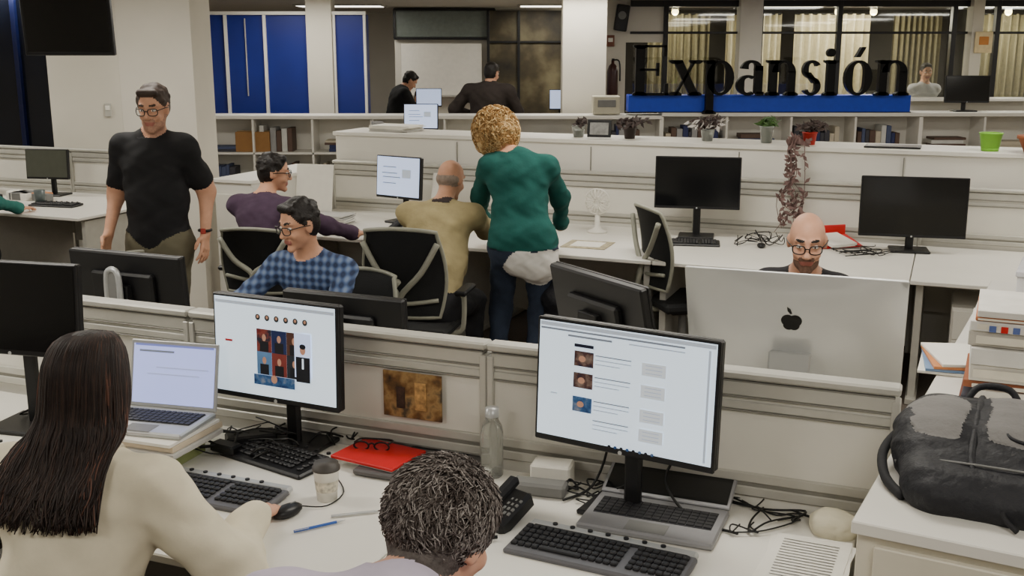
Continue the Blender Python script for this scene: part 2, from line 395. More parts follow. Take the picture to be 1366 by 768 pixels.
def hair_long(ob,H,yaw,n,mats):
    b=B('hair_strands'); Y=Euler((0,0,D(yaw))).to_matrix(); c=H.translation
    W=lambda x,y,z: c+Y@Vector((x,y,z)); j=lambda a: random.uniform(-a,a)
    for i in range(n):
        ph=D(random.uniform(-125,125)); s=math.sin(ph); k=math.cos(ph); kk=max(k,0)
        p0=H@Vector((j(.015),.03+j(.03),.126)); p1=H@Vector((.068*s,-.02-.075*k,.103)); p2=H@Vector((.094*s+j(.003),-.035-.108*k+j(.003),.03)); p2b=W(.106*s+j(.005),-.045-.095*k+j(.004),-.05)
        p3=W(.116*s+j(.008),-.07-.095*kk+j(.006),-.105+j(.006)); p4=W(.124*s+j(.012),-.15-.055*kk+j(.006),-.135-.028*kk)
        p5=W(.13*s+j(.02),-.212-.045*kk+j(.006),-.19-.02*kk); p6=W(.13*s+j(.03),-.262-.035*kk+j(.005),-.25-random.random()*.03)
        L=random.random(); pts=[p0,p1,p2,p2b,p3,p4,p5]+([p6] if L>.55 else [])
        tip=abs(s)>.7 and random.random()<.15
        b.tube(pts,random.uniform(.003,.0046),mats[2] if tip else mats[random.random()<.35],5,4,.35)
    b.done(ob)
def hair_short(ob,H,n,mats,ln=.035,r=.0022,curlr=.006,out=.012,R=(.078,.094,.084),c0=(0,-.022,.04),lo=-.7,fw=.03):
    b=B('hair_strands')
    for i in range(n):
        a=random.uniform(0,6.28); e=math.asin(random.uniform(math.sin(lo),1)); 
        d=Vector((math.cos(e)*math.cos(a),math.cos(e)*math.sin(a),math.sin(e))); p=Vector([c0[k]+R[k]*d[k] for k in range(3)])
        if p.y>fw and p.z<.075: continue
        t=(Vector((random.uniform(-1,1)*.6,random.uniform(-1,.3),random.uniform(-1,-.1)))); t=(t-d*t.dot(d)).normalized(); s=d.cross(t); ph=random.uniform(0,6.28); pts=[]
        for k in range(5):
            f=k/4; pts.append(H@(p+t*ln*f+d*(out*math.sin(f*2.2)-.004)+s*curlr*math.sin(ph+f*5)))
        b.tube(pts,r*random.uniform(.7,1.2),random.choice(mats),4,2,.4)
    b.done(ob)
# ---------------------------------------------------------------- room
def slab(name,x0,x1,y0,y1,z0,z1,mat):
    b=B(name,((x0+x1)/2,(y0+y1)/2,z0)); b.box((0,0,(z1-z0)/2),(x1-x0,y1-y0,z1-z0),mat,bev=.002); return b.done()
slab('floor',-8,9,-3,19,-.1,0,carpet)
ceilm=M('ceiling_tile',(205,200,188),.9,noise=.03)
slab('ceiling',-8,9,-3,19,2.6,2.7,ceilm)
slab('wall_left',-8.1,-8,-3,19,0,2.6,wallm); slab('wall_right',9,9.1,-3,19,0,2.6,wallm)
slab('wall_back',-8,9,19,19.1,0,2.6,wallm); slab('wall_front',-8,9,-3.1,-3,0,2.6,wallm)
slab('column',-2.74,-2.22,7.62,8.12,0,2.6,wallm); slab('column',.58,1.08,12.55,13.0,0,2.6,wallm)
slab('wall_partition',-4.25,-3.5,10.0,10.12,0,2.6,wallm)
slab('wall_stub',-2.42,-2.12,12.95,13.25,0,2.6,wallm)
lampm=M('lamp_diffuser',(255,248,232),.5,noise=0,emit=4)
for a in(-5.5,-2.4,.7,3.8,6.9):
    for b in(.6,3.4,6.2,9.2,12.2,15.5):
        L=bpy.data.lights.new('panel_light','AREA'); L.shape='RECTANGLE'; L.size=1.2; L.size_y=.5; L.energy=27 if b<12 else 17; L.color=(1,.955,.87)
        o=bpy.data.objects.new('ceiling_lamp',L); o.location=(a,b,2.565); bpy.context.scene.collection.objects.link(o)
        q=B('ceiling_light_panel',(a,b,2.6)); q.box((0,0,-.01),(1.24,.54,.02),alu); q.box((0,0,-.022),(1.16,.46,.006),lampm); q.done()
b=B('blue_wall_cabinet',(-3.1,13,0)); W=1.42
b.box((0,.2,1.2),(W,.35,2.4),bluep)
for x in(-W/2,-.28,.18,W/2): b.box((x,.01,1.2),(.035,.05,2.4),white)
b.box((0,.01,2.41),(W+.04,.06,.04),white); b.box((-.05,.015,1.9),(.01,.04,.9),alu); b.done()
b=B('blue_wall_cabinet',(-1.92,13,0)); b.box((0,.2,1.2),(.36,.35,2.4),bluep)
for x in(-.18,.18): b.box((x,.01,1.2),(.03,.05,2.4),white)
b.box((0,.01,2.41),(.4,.06,.04),white); b.done()
b=B('window_1',(-5.5,12.2,0)); b.box((0,.05,1.5),(2.3,.04,2.1),darkw)
for x in(-1.15,-.55,.0,.6,1.15): b.box((x,.0,1.5),(.05,.08,2.2),M('blue_frame',(14,24,70),.4))
b.box((0,0,.25),(2.4,.15,.5),wallm); b.done()
slab('wall_office',-1.75,.85,16.4,16.5,0,2.6,wallm)
b=B('transom_window',(-1.0,16.35,0)); b.box((0,0,2.36),(1.45,.03,.38),M('grey_glass',(110,118,112),.3,noise=.1))
for z in(2.15,2.57): b.box((0,-.02,z),(1.5,.05,.035),black)
for x in(-.74,.74): b.box((x,-.02,2.36),(.035,.05,.42),black)
b.done()
b=B('whiteboard',(-1.05,16.33,0)); b.box((0,0,1.7),(1.2,.03,.75),paper); b.box((0,-.02,1.31),(1.2,.06,.03),alu); b.done()
b=B('window_2',(.2,16.3,0)); b.box((0,0,1.75),(1.1,.04,1.6),M_pic('dim_room',[(30,29,25),(70,62,44),(118,110,84)],1.6))
for x in(-.55,-.1,.55): b.box((x,-.03,1.75),(.04,.06,1.6),black)
b.box((0,-.03,2.1),(1.1,.05,.03),black); b.done()
slab('wall_stub',1.16,1.45,14,14.15,0,2.6,wallm); slab('wall_fascia',1.45,1.95,14,14.15,2.08,2.6,wallm)
b=B('glass_partition',(4.7,14,0)); fr=M('frame_dark',(32,32,34),.4)
xs=[-2.75,-1.55,-.55,.9,1.45,2.7]
b.box((0,0,2.56),(6.4,.08,.08),fr); b.box((0,0,1.0),(6.4,.08,.06),fr); b.box((0,.0,2.2),(6.4,.05,.03),fr)
for x in xs: b.box((x,0,1.3),(.06,.09,2.6),fr)
b.box((0,.02,1.8),(6.3,.01,1.5),glass,bev=0); b.box((0,.02,.5),(6.4,.06,1.0),wallm)
b.box((-1.7,-.05,1.3),(.28,.25,2.6),wallm); b.box((1.15,-.05,1.3),(.14,.2,2.6),wallm); b.done()
cur=M('curtain_beige',(208,198,168),.9,noise=.1); curd=M('curtain_olive',(138,130,102),.9,noise=.15)
for (x0,x1,mt) in((3.15,3.95,cur),(4.15,5.25,cur),(2.0,2.9,curd),(5.6,6.3,curd),(6.7,7.6,curd)):
    b=B('curtain',((x0+x1)/2,16.2,0)); vs=[];nn=60
    for i in range(nn+1):
        x=(x1-x0)*(i/nn-.5); y=.05*math.sin(i*.9)
        vs+=[(x,y,.4),(x,y*1.1,2.5)]
    b.add(vs,[[2*i,2*i+2,2*i+3,2*i+1] for i in range(nn)],mt,True); b.tube([(-(x1-x0)/2,0,2.5),((x1-x0)/2,0,2.5)],.015,fr); b.done()
slab('wall_dark',1.5,9,17.4,17.5,0,2.6,M('dark_back',(66,63,56),.8,noise=.3,scale=2))
for x in(2.3,4.6,5.1,7.0):
    L=bpy.data.lights.new('spot_l','POINT'); L.energy=24; L.color=(1,.92,.76); L.shadow_soft_size=.05
    o=bpy.data.objects.new('downlight',L); o.location=(x,15.6,2.4); bpy.context.scene.collection.objects.link(o)
    q=B('downlight_bulb',(x,15.6,2.6)); q.cyl((0,0,0),(0,0,-.06),.05,alu); q.sph((0,0,-.09),.05,M('bulb',(255,235,170),.5,noise=0,emit=9)); q.done()
b=B('exit_sign',(1.25,13.97,2.1)); b.box((0,0,0),(.1,.02,.14),M('sign_brown',(120,70,50),.5)); b.box((0,-.012,.01),(.06,.004,.05),paper); b.done()
b=B('fire_extinguisher',(1.28,13.9,0)); b.lathe([(0,1.35),(.06,1.36),(.07,1.42),(.07,1.72),(.05,1.79),(.02,1.82),(.02,1.86),(0,1.87)],M('ext_dark',(60,30,28),.35)); b.tube([(0,0,1.86),(.08,-.03,1.84),(.09,-.03,1.6)],.01,black); b.box((.0,-.02,1.87),(.03,.1,.02),black); b.box((0,.06,1.6),(.06,.06,.1),alu); b.done()
b=B('wall_speaker',(1.38,13.9,2.38)); b.box((0,0,0),(.16,.14,.32),black,(0,8,0),.01); b.cyl((0,-.07,.03),(0,-.08,.03),.05,grey); b.done()
b=B('poster',(5.93,13.83,2.08)); b.box((0,0,0),(.22,.015,.26),M('poster_cream',(225,205,160),.6,noise=.1)); b.box((0,-.01,.02),(.12,.006,.1),M('poster_orange',(200,130,60),.6)); b.done()
b=B('wall_television',(-3.42,8.5,0)); b.box((0,0,2.2),(.69,.05,.5),black,(4,0,0),.006); b.box((0,-.03,2.2),(.64,.004,.45),dark,(4,0,0)); b.cyl((0,.03,2.3),(0,.03,2.6),.02,black); b.done()
b=B('wall_notice',(-3.72,9.99,1.45)); b.box((0,0,0),(.06,.01,.12),alu); b.box((0,-.008,.02),(.04,.004,.04),paper); b.done()
# ---------------------------------------------------------------- shelving and ledges
def shelf(name,loc,yaw,W,H,Dp,ncell,zs=(.45,.86),items=True):
    b=B(name,loc,yaw); t=.025
    b.box((0,Dp/2,H-.02),(W+.02,Dp+.02,.04),white)
    b.box((0,Dp-.01,H/2),(W,.02,H-.02),white)
    for i in range(ncell+1): b.box((-W/2+W*i/ncell,Dp/2,H/2-.02),(t,Dp-.01,H-.05),white)
    for z in zs+(.05,): b.box((0,Dp/2,z),(W,Dp-.01,t),white)
    if items:
        cols=[M('binder_%d'%i,c,.6) for i,c in enumerate([(60,60,68),(150,150,150),(40,48,90),(190,180,160),(90,70,60),(200,200,195),(70,80,110)])]
        for i in range(ncell):
            for z in zs:
                x=-W/2+W*i/ncell+.05; xe=-W/2+W*(i+1)/ncell-.06; mode=random.random()
                if mode<.2: continue
                if mode<.62:
                    xx=x; lim=x+(xe-x)*random.uniform(.35,.9)
                    while xx<lim:
                        w=random.uniform(.03,.07); h=random.uniform(.2,.3); b.box((xx+w/2,Dp*.5,z+.013+h/2),(w*.92,Dp*.6,h),random.choice(cols)); xx+=w
                else:
                    zz=z+.013
                    for k in range(random.randint(2,5)):
                        h=random.uniform(.025,.05); b.box(((x+xe)/2+random.uniform(-.03,.03),Dp*.45,zz+h/2),(min(.36,xe-x-.1),Dp*.6,h*.95),random.choice(cols)); zz+=h
    return b.done()
shelf('shelf_unit',(-2.55,12,0),0,1.98,1.28,.4,3)
shelf('shelf_unit',(.05,12,0),0,3.2,1.28,.4,4)
shelf('shelf_unit',(3.1,12,0),0,2.86,1.31,.4,4)
shelf('shelf_unit',(5.6,12,0),0,2.1,1.31,.4,3)
ob=B('ledge_cabinet',rw(-1.35,7.78),ROW); Wl=6.5
ob.box((0,0,1.335),(Wl+.03,.5,.03),white); ob.box((0,0,.67),(Wl,.46,1.3),white)
for i in range(1,6): ob.box((-Wl/2+Wl*i/6,-.235,1.2),(.006,.012,.2),aluD)
ob.done()
def partition(name,nodes,q,H=1.13,z0=.35,th=.05):
    for i in range(len(nodes)-1):
        p0,p1=nodes[i],nodes[i+1]; w=p1-p0; b=B(name,rw((p0+p1)/2,q),ROW)
        b.box((0,0,(z0+H)/2),(w-.03,th*.6,H-z0-.02),panelm)
        b.box((0,0,H-.012),(w-.004,th+.012,.024),alu,bev=.006)
        b.box((0,0,H-.05),(w-.03,th*.9,.045),alu)
        for z in(H-.03,H-.075,H-.115): b.box((0,0,z),(w-.03,th*.98,.005),aluD)
        b.box((0,0,H-.1),(w-.03,th*.85,.025),alu)
        for z in(.78,.82): b.box((0,0,z),(w-.03,th,.028),alu)
        b.box((0,0,.80),(w-.03,th*.8,.02),aluD)
        for x in(-w/2+.012,w/2-.012): b.box((x,0,H/2-.02),(.022,th+.006,H-.04),alu)
        for x in(-w/2+.1,w/2-.1): b.box((x,0,.02),(.06,.4,.03),alu)
        b.done()
partition('desk_divider',[-4.6,-3.48,-2.36,-1.25,-.06],2.9)
partition('desk_divider',[-4.58,-3.1,-1.62,-.14,1.5],7.47,H=1.13)
partition('desk_divider',[-8.6,-7.3,-6.1],7.47)
def desk(p0,p1,q0,q1,side):
    b=B('work_desk',rw((p0+p1)/2,(q0+q1)/2),ROW); w=p1-p0-.006; d=q1-q0
    b.box((0,0,.7275),(w,d,.025),white,bev=.004)
    for x in(-w/2+.05,w/2-.05):
        b.box((x,0,.35),(.04,d-.2,.70),alu); b.box((x,0,.02),(.06,d-.1,.035),alu)
    b.box((0,side*(d/2-.06),.5),(w-.14,.02,.36),white); b.done()
for a,c in((-3.48,-2.36),(-2.36,-1.25),(-1.25,-.14),(-4.6,-3.48)): desk(a,c,2.0,2.86,1)
for a,c in((-3.48,-2.36),(-2.36,-1.25),(-1.25,-.08),(-4.6,-3.48)): desk(a,c,2.94,3.78,-1)
for a,c in((-4.56,-3.1),(-3.1,-1.62),(-1.62,-.14),(-.14,1.5)): desk(a,c,6.25,7.43,1)
for a,c in((-8.6,-7.3),(-7.3,-6.1)): desk(a,c,6.25,7.43,1)
b=B('side_cabinet',rw(-4.76,6.92),ROW); b.box((0,0,.53),(.32,1.08,1.06),white); b.box((0,0,1.07),(.36,1.12,.025),white); b.box((0,-.545,.5),(.29,.012,.95),panelm); b.box((.08,-.56,.8),(.1,.02,.015),alu); b.done()
b=B('drawer_pedestal',rw(.3,6.62),ROW); b.box((0,0,.3),(.42,.5,.56),white,bev=.006)
for z in(.13,.31,.48): b.box((0,-.255,z),(.4,.012,.165),panelm); b.box((0,-.265,z+.05),(.12,.012,.012),alu)
for x in(-.17,.17):
    for y in(-.2,.2): b.cyl((x,y,0),(x,y,.03),.02,black,n=10)
b.done()
b=B('cardboard_box',(-2.9,12.12,.875)); b.box((0,.05,.11),(.38,.25,.22),M('cardboard',(150,110,65),.8)); b.box((0,.05,.222),(.38,.05,.004),M('tape',(190,165,120),.5)); b.done()
cb=B('storage_cabinet',rw(-.117,2.3)+(0,),-29.2); cream=M('cream_metal',(216,210,192),.5,noise=.02)
cb.box((.33,1.4,.985),(.68,2.84,.03),white); cb.box((.33,1.4,.485),(.66,2.8,.97),cream)
cb.box((.34,-.01,.5),(.6,.02,.9),cream); cb.cyl((.33,-.02,.87),(.33,-.04,.87),.012,silver); cb.box((.34,-.022,.62),(.6,.006,.006),aluD); cb.done()
# ---------------------------------------------------------------- computers
def monitor(name,loc,yaw,w,h,zc,z0=.74,tilt=-4,scr=None,decals=(),stand=True,back=None,dpt=.03,frame=None,bez=.008,loop=False,sw=.05):
    fm=frame or black; b=B(name,(loc[0],loc[1],z0),yaw); b.T=Matrix.Translation((0,0,zc-z0))@Euler((D(tilt),0,0)).to_matrix().to_4x4()
    b.box((0,dpt/2,0),(w,dpt,h),back or fm,bev=.006); b.box((0,-.003,0),(w,.012,h),fm,bev=.003)
    b.box((0,dpt+.01,-.0),(w*.55,.03,h*.55),back or fm,bev=.012)
    b.sheet(0,.005,w-2*bez,h-2*bez-.01,-.0105,scr or dark)
    for i,dc in enumerate(decals):
        (x,z,dw,dh,mt)=dc[:5]; f=b.oval if len(dc)>5 else b.sheet
        f((x-.5)*(w-2*bez),(z-.5)*(h-2*bez),dw*w,dh*h,-.0112-.00006*i,mt)
    b.cyl((0,-.0085,-h/2+bez*.8),(0,-.0105,-h/2+bez*.8),.006,silver)
    b.T=Matrix.Identity(4)
    if stand:
        zz=zc-z0; b.box((0,dpt+.045,zz/2),(sw,.025,zz),silver if loop else fm,bev=.008); b.box((0,dpt+.03,.008),(.24,.2,.016),silver if loop else fm,bev=.006)
        b.box((0,dpt+.03,zz),(.1,.05,.08),fm)
    if loop:
        b.tube([(-.028,dpt+.07,zz-.12),(-.03,dpt+.07,zz+.05),(-.018,dpt+.07,zz+.1),(.018,dpt+.07,zz+.1),(.03,dpt+.07,zz+.05),(.028,dpt+.07,zz-.12)],.012,silver,8)
        b.box((0,dpt+.065,zz),(.05,.02,.2),grey)
    return b.done()
dl=[(.5,.975,.96,.03,txtL),(.42,.938,.8,.014,txt),(.3,.9,.25,.015,txt),(.68,.9,.3,.01,txtL)]
for i,(z,mt) in enumerate(((.72,thA),(.54,thA),(.34,thB),(.18,txtL))):
    if i<3: dl.append((.27,z,.11,.12,mt)); dl.append((.26,z,.04,.05,facep,1))
    for k in range(3): dl.append((.44-.03*(k==2),z+.045-k*.035,.2-.06*(k==2),.008,txt if k==0 else txtL))
    dl.append((.67,z+.0,.13,.1,M('panel_px',(200,208,216),.4,noise=0,emit=.6)))
    for k in range(3): dl.append((.67,z+.03-k*.03,.09,.006,txtL))
dl+=[(.1,.4,.04,.01,txtL),(.27,.83,.11,.025,M('bar_dark',(30,34,60),.4,noise=0)),(.965,.5,.012,.85,txtL)]
for i in range(8): dl.append((.44+.035*i,.035,.018,.025,thB if i%2 else suit,1))
monitor('desktop_monitor',(.30,2.74),-31,.53,.35,1.105,scr=scrW,decals=dl,tilt=-3)
dl=[(.5,.95,.95,.03,txtL)]
for i in range(6): dl.append((.37+.078*i,.83,.04,.06,M('avatar',(60,60,62),.5,noise=.4,scale=80),1)); dl.append((.37+.078*i,.835,.018,.03,facep,1))
mt=[thR,M('px_navy',(30,46,96),.5,noise=.2,emit=.1),M('px_brown',(96,60,50),.5,noise=.3),M('px_sky',(90,130,175),.5,noise=.2,emit=.2),M('px_red',(140,60,55),.5,noise=.2),M('px_dark',(40,48,60),.5,noise=.3)]
for i in range(6):
    x=.42+.125*(i%3);z=.6-.23*(i//3); dl.append((x,z,.12,.22,mt[i])); dl.append((x,z-.06,.07,.1,suit)); dl.append((x,z+.03,.032,.07,facep,1))
dl+=[(.74,.5,.13,.42,scrB),(.74,.36,.11,.24,suit),(.74,.555,.045,.09,facep,1),(.74,.59,.05,.05,suit,1),(.74,.42,.014,.1,scrW),(.5,.2,.33,.1,thB),(.5,.22,.05,.08,facep,1),(.12,.56,.06,.02,redm)]
monitor('desktop_monitor',(-.74,3.24),-25,.475,.335,1.075,scr=scrW,decals=dl,tilt=-2)
monitor('desktop_monitor',(-1.65,3.42),-14,.52,.31,1.17,scr=dark,tilt=-4)
monitor('desktop_monitor',rw(-2.93,3.25),158,.54,.32,1.07,loop=True,tilt=-4)
monitor('desktop_monitor',rw(-1.99,3.3),158,.5,.3,.985,loop=True,tilt=-4)
monitor('desktop_monitor',rw(-1.0,3.3),122,.5,.34,1.12,loop=False,tilt=-12)
b=B('all_in_one_computer',(.87,3.21,.74),160); zc=.392; w,h=.65,.47
b.T=Matrix.Translation((0,0,zc))@Euler((D(-24),0,0)).to_matrix().to_4x4()
b.box((0,-.004,0),(w,.012,h),imac,bev=.004); b.sheet(0,.04,w-.04,h-.1,-.0105,dark)
nx,nz=22,16; vs=[]
def bulge(x,z): return .002+.045*max(0,(1-(2*x/w)**2))*max(0,(1-(2*z/h)**2))**.8
for j in range(nz+1):
    for i in range(nx+1):
        x=(i/nx-.5)*w;z=(j/nz-.5)*h; vs.append((x,bulge(x,z),z))
b.add(vs,[[j*(nx+1)+i,j*(nx+1)+i+1,(j+1)*(nx+1)+i+1,(j+1)*(nx+1)+i] for j in range(nz) for i in range(nx)],imac,True)
lg=M('logo_black',(15,15,16),.2,noise=0)
def disc(cx,cz,r,o,n=20): b.add([(cx+r*math.cos(6.2832*k/n),bulge(cx+r*math.cos(6.2832*k/n),cz+r*math.sin(6.2832*k/n))+o,cz+r*math.sin(6.2832*k/n)) for k in range(n)],[list(range(n))],lg)
lz0=.078
disc(-.011,lz0+.014,.02,.0010);disc(.011,lz0+.014,.02,.0012);disc(-.008,lz0-.002,.0165,.0014);disc(.008,lz0-.002,.0165,.0016)
b.add([(x,bulge(x,lz0+z)+.0018,lz0+z) for x,z in((-.002,.038),(.004,.054),(.014,.06),(.012,.046),(.004,.037))],[[0,1,2,3,4]],lg)
b.T=Matrix.Identity(4); stm=M('stand_aluminium',(196,198,198),.3,.5,noise=.01)
b.box((0,.085,.3),(.125,.016,.12),stm,(12,0,0),.005); b.box((0,.05,.345),(.125,.06,.014),stm,(8,0,0),.004); b.box((0,.1,.14),(.125,.016,.24),stm,(-4,0,0),.004); b.box((0,.03,.006),(.2,.22,.012),stm,bev=.004); b.done()
monitor('desktop_monitor',(1.25,7.2),-12,.57,.35,1.12,scr=dark,tilt=-4)
monitor('desktop_monitor',(2.52,6.68),-14,.64,.38,1.03,scr=dark,tilt=-3)
dl=[(.3,.75,.3,.02,txt),(.3,.6,.35,.02,txt),(.35,.5,.4,.02,txt),(.7,.6,.2,.2,txtL),(.3,.35,.3,.02,txt)]
monitor('desktop_monitor',(-.83,7.85),-35,.42,.31,1.08,scr=scrB,decals=dl)
monitor('desktop_monitor',(-4.05,9.35),-10,.4,.26,1.02,scr=M('screen_dim',(70,72,62),.3,emit=.2),tilt=-3)
for (x,y,z,w,h) in((-3.05,14,1.2,.36,.2),(-2.2,14,1.22,.42,.22),(-1.1,14.4,1.37,.34,.24),(.63,14,1.36,.3,.26)):
    monitor('desktop_monitor',(x,y),0,w,h,z,scr=scrB,z0=.9)
b=B('long_counter',(-1.2,14.2,0)); b.box((0,0,.885),(4.6,.7,.03),white); b.box((0,.3,.44),(4.5,.03,.86),white)
for x in(-2.2,0,2.2): b.box((x,0,.44),(.04,.6,.86),white)
b.done()
b=B('reception_counter',(-.95,10.95,0)); b.box((0,.1,1.035),(1.3,.6,.03),white); b.box((0,.1,.51),(1.26,.56,1.02),white); b.box((0,-.185,.6),(1.2,.012,.7),panelm); b.done()
monitor('desktop_monitor',(-.92,10.95),-5,.35,.26,1.33,scr=scrB,decals=dl,z0=1.05)
b=B('desktop_tower',(-1.35,10.95,1.05),10); b.box((0,.1,.11),(.12,.35,.22),grey,bev=.008); b.box((0,-.08,.17),(.1,.01,.03),black); b.cyl((0,-.076,.1),(0,-.085,.1),.01,silver); b.done()
b=B('white_box',(1.05,12.15,1.29)); b.box((0,.0,.1),(.3,.25,.2),M('cream_box',(190,185,165),.6),bev=.01); b.box((0,-.13,.12),(.2,.01,.08),grey); b.done()
monitor('desktop_monitor',(5.1,12.2),0,.5,.3,1.56,scr=dark,z0=1.31)
b=B('far_desk_counter',(6.4,13.3,0)); b.box((0,0,1.4),(3.2,.5,.03),white); b.box((0,.1,.7),(3.1,.3,1.38),panelm); b.done()
def keyboard(name,loc,yaw,z=.74,w=.45,body=None,pal=True):
    body=body or black; b=B(name,(loc[0],loc[1],z),yaw)
    dp=.155; b.box((0,0,.009),(w,dp,.018),body,(3,0,0),.006)
    if pal: b.box((0,dp/2+.012,.014),(w*.98,.03,.02),silver if body!=black else black,(3,0,0),.006)
    nc=int((w-.02)/.0195)
    for r in range(5):
        y=.052-.0235*r; i=0
        while i<nc:
            if i in(15,): i+=1; continue
            k=6 if (r==4 and i==4) else 1
            b.box((-w/2+.018+(i+(k-1)/2)*.0195,y,.022+.0015*(2-r)),(.0165+(k-1)*.0195,.018,.009),key,bev=.0025); i+=k
    b.box((0,dp/2-.012,.021),(w*.9,.014,.008),key)
    for i in range(7): b.cyl((-.16+.05*i,dp/2+.012,.022),(-.16+.05*i,dp/2+.012,.028),.007,key,n=10)
    return b.done()
kg=M('keyboard_grey',(96,96,100),.45)
keyboard('keyboard',(-.895,2.905),ROW,body=kg,w=.49)
keyboard('keyboard',(.22,2.5),-26,body=kg,w=.47)
keyboard('keyboard',(-.74,3.17),-35,w=.36,pal=False)
keyboard('keyboard',(-1.72,3.2),-20,w=.4,pal=False)
keyboard('keyboard',(1.15,6.98),-10,w=.44,pal=False)
keyboard('keyboard',(-3.75,8.75),-15,w=.42,pal=False)
def laptop(name,loc,yaw,z,w=.34,d=.235,ang=105,scr=scrB,body=silver,decals=()):
    b=B(name,(loc[0],loc[1],z),yaw)
    b.box((0,0,.009),(w,d,.018),body,bev=.005); b.box((0,.025,.0185),(w*.88,d*.48,.002),M('lap_well',(50,50,54),.5))
    for r in range(5):
        for i in range(14): b.box((-w*.41+i*w*.063,.065-.0205*r,.021),(w*.055,.017,.004),key,bev=.001)
    b.box((0,-.075,.0186),(w*.3,.06,.001),grey)
    b.T=Matrix.Translation((0,d/2,.018))@Euler((D(ang-90)*-1,0,0)).to_matrix().to_4x4()
    b.box((0,.0,d*.5),(w,.009,d),body,bev=.003); b.sheet(0,d*.5,w-.02,d-.025,-.0052,scr)
    for (x,zz,dw,dh,mt) in decals: b.sheet((x-.5)*w,zz*d,dw*w,dh*d,-.006,mt)
    b.T=Matrix.Identity(4); return b.done()
gb=M('box_green',(150,160,105),.7)
b=B('box_stack',(-1.115,3.17,.74),-20); b.box((-.02,0,.03),(.24,.23,.06),gb); b.box((-.02,-.118,.03),(.1,.003,.035),M('label_tan',(205,195,130),.7)); zz=.06
for i in range(4):
    hh=.011+.004*(i%3); b.box((random.uniform(-.01,.01),random.uniform(-.008,.008),zz+hh/2),(.32,.25,hh*.93),[paper,M('paper_grey',(190,188,182),.8),M('paper_tan',(205,190,165),.8)][i%3],bev=.001); zz+=hh
b.done()
laptop('laptop_computer',(-1.115,3.17),-14,.74+zz,w=.31,d=.215,ang=102,scr=M('screen_lilac',(176,188,250),.3,noise=0,emit=.85),decals=[(.5,.93,.9,.03,M('px_lilac',(120,130,200),.4,noise=0,emit=.5)),(.3,.84,.4,.03,txt),(.6,.6,.6,.015,txtL),(.5,.5,.6,.015,txtL)])
laptop('laptop_computer',(.385,2.71),-22,.742,w=.37,d=.23,ang=158,scr=dark,body=M('laptop_grey',(150,150,153),.4,.4))
b=B('closed_laptop',(-.27,3.09,.74),ROW); b.box((0,0,.012),(.36,.25,.02),M('lap_dark',(95,92,92),.4,.3),bev=.006); b.box((0,.11,.012),(.2,.02,.022),black); b.done()
b=B('red_folder',(-.415,3.14,.765),-30); b.box((0,0,.006),(.235,.18,.01),redm,bev=.002); b.box((0,0,.0),(.228,.174,.004),paper); b.done()
b=B('eyeglasses',(-.44,3.17,.786),-10)
for s in(-1,1): b.tube([(s*.033+.024*math.cos(t),0,.0+.014*math.sin(t)) for t in [6.2832*i/10 for i in range(11)]],.003,black); b.tube([(s*.055,0,.01),(s*.05,.06,.0),(s*-.02,.08,-.006)],.0028,black)
b.tube([(-.01,0,.005),(0,.004,.008),(.01,0,.005)],.003,black); b.done()
b=B('paper_coffee_cup',(-.53,2.87,.74)); b.lathe([(0,0),(.028,0),(.037,.095),(.0385,.098)],paper); b.lathe([(.04,.092),(.04,.1),(.036,.102),(.035,.112),(.0,.113)],M('cup_lid',(70,66,62),.5)); b.lathe([(.0312,.03),(.0345,.062)],M('cup_print',(205,198,180),.6,noise=.4,scale=80)); b.done()
b=B('glass_bottle',rw(-1.2,2.8)+(.74,)); gl=M('bottle_glass',(232,234,228),.08,noise=0,trans=.85)
b.lathe([(0,0),(.03,0),(.034,.006),(.034,.14),(.03,.16),(.02,.178),(.019,.19)],gl); b.lathe([(.021,.188),(.021,.215),(0,.217)],silver); b.done()
b=B('framed_print',rw(-1.5,2.866)+(.935,),ROW); b.box((0,0,0),(.205,.006,.15),M_pic('print_art',[(40,28,18),(110,78,40),(160,128,80),(70,60,45)],14),bev=.001); b.box((.03,-.004,.0),(.04,.003,.09),M('print_fig',(180,140,85),.6,noise=.5,scale=60)); b.box((-.04,-.004,-.01),(.03,.003,.07),M('print_fig2',(60,40,30),.6,noise=.5,scale=60)); b.done()
b=B('computer_mouse',(-.62,2.76,.74),-35); b.sph((0,0,.014),(.028,.05,.018),black); b.box((0,.02,.031),(.004,.02,.003),grey); b.tube([(0,.05,.01),(.05,.1,.005),(.02,.2,.005),(-.1,.28,.006)],.002,cable); b.done()
b=B('ballpoint_pen',(-.52,2.68,.746),-60); b.cyl((0,-.07,0),(0,.05,0),.004,M('pen_blue',(50,90,170),.4),n=8); b.cyl((0,.05,0),(0,.075,0),.004,silver,.001,n=8); b.box((.004,-.05,.003),(.002,.04,.002),silver); b.done()
b=B('ballpoint_pen',(-.43,2.76,.746),-75); b.cyl((0,-.07,0),(0,.05,0),.004,silver,n=8); b.cyl((0,.05,0),(0,.075,0),.004,silver,.001,n=8); b.done()
b=B('desk_phone',(-.02,2.72,.74),-40); b.box((0,0,.03),(.1,.15,.05),black,(22,0,0),.01); b.box((-.025,.0,.062),(.035,.17,.03),black2,(22,0,0),.012)
for i in range(12): b.box((.012+.014*(i%3),.02-.017*(i//3),.062-.006*(i//3)),(.009,.011,.006),grey,(22,0,0))
b.tube([(-.03,-.08,.03),(-.06,-.14,.01),(0,-.17,.01),(.06,-.1,.01)],.005,cable); b.done()
b=B('power_adapter',(.12,2.98,.74),-15); b.box((0,0,.035),(.12,.08,.07),paper,bev=.006); b.box((-.02,-.08,.02),(.16,.06,.04),grey,bev=.008); b.done()
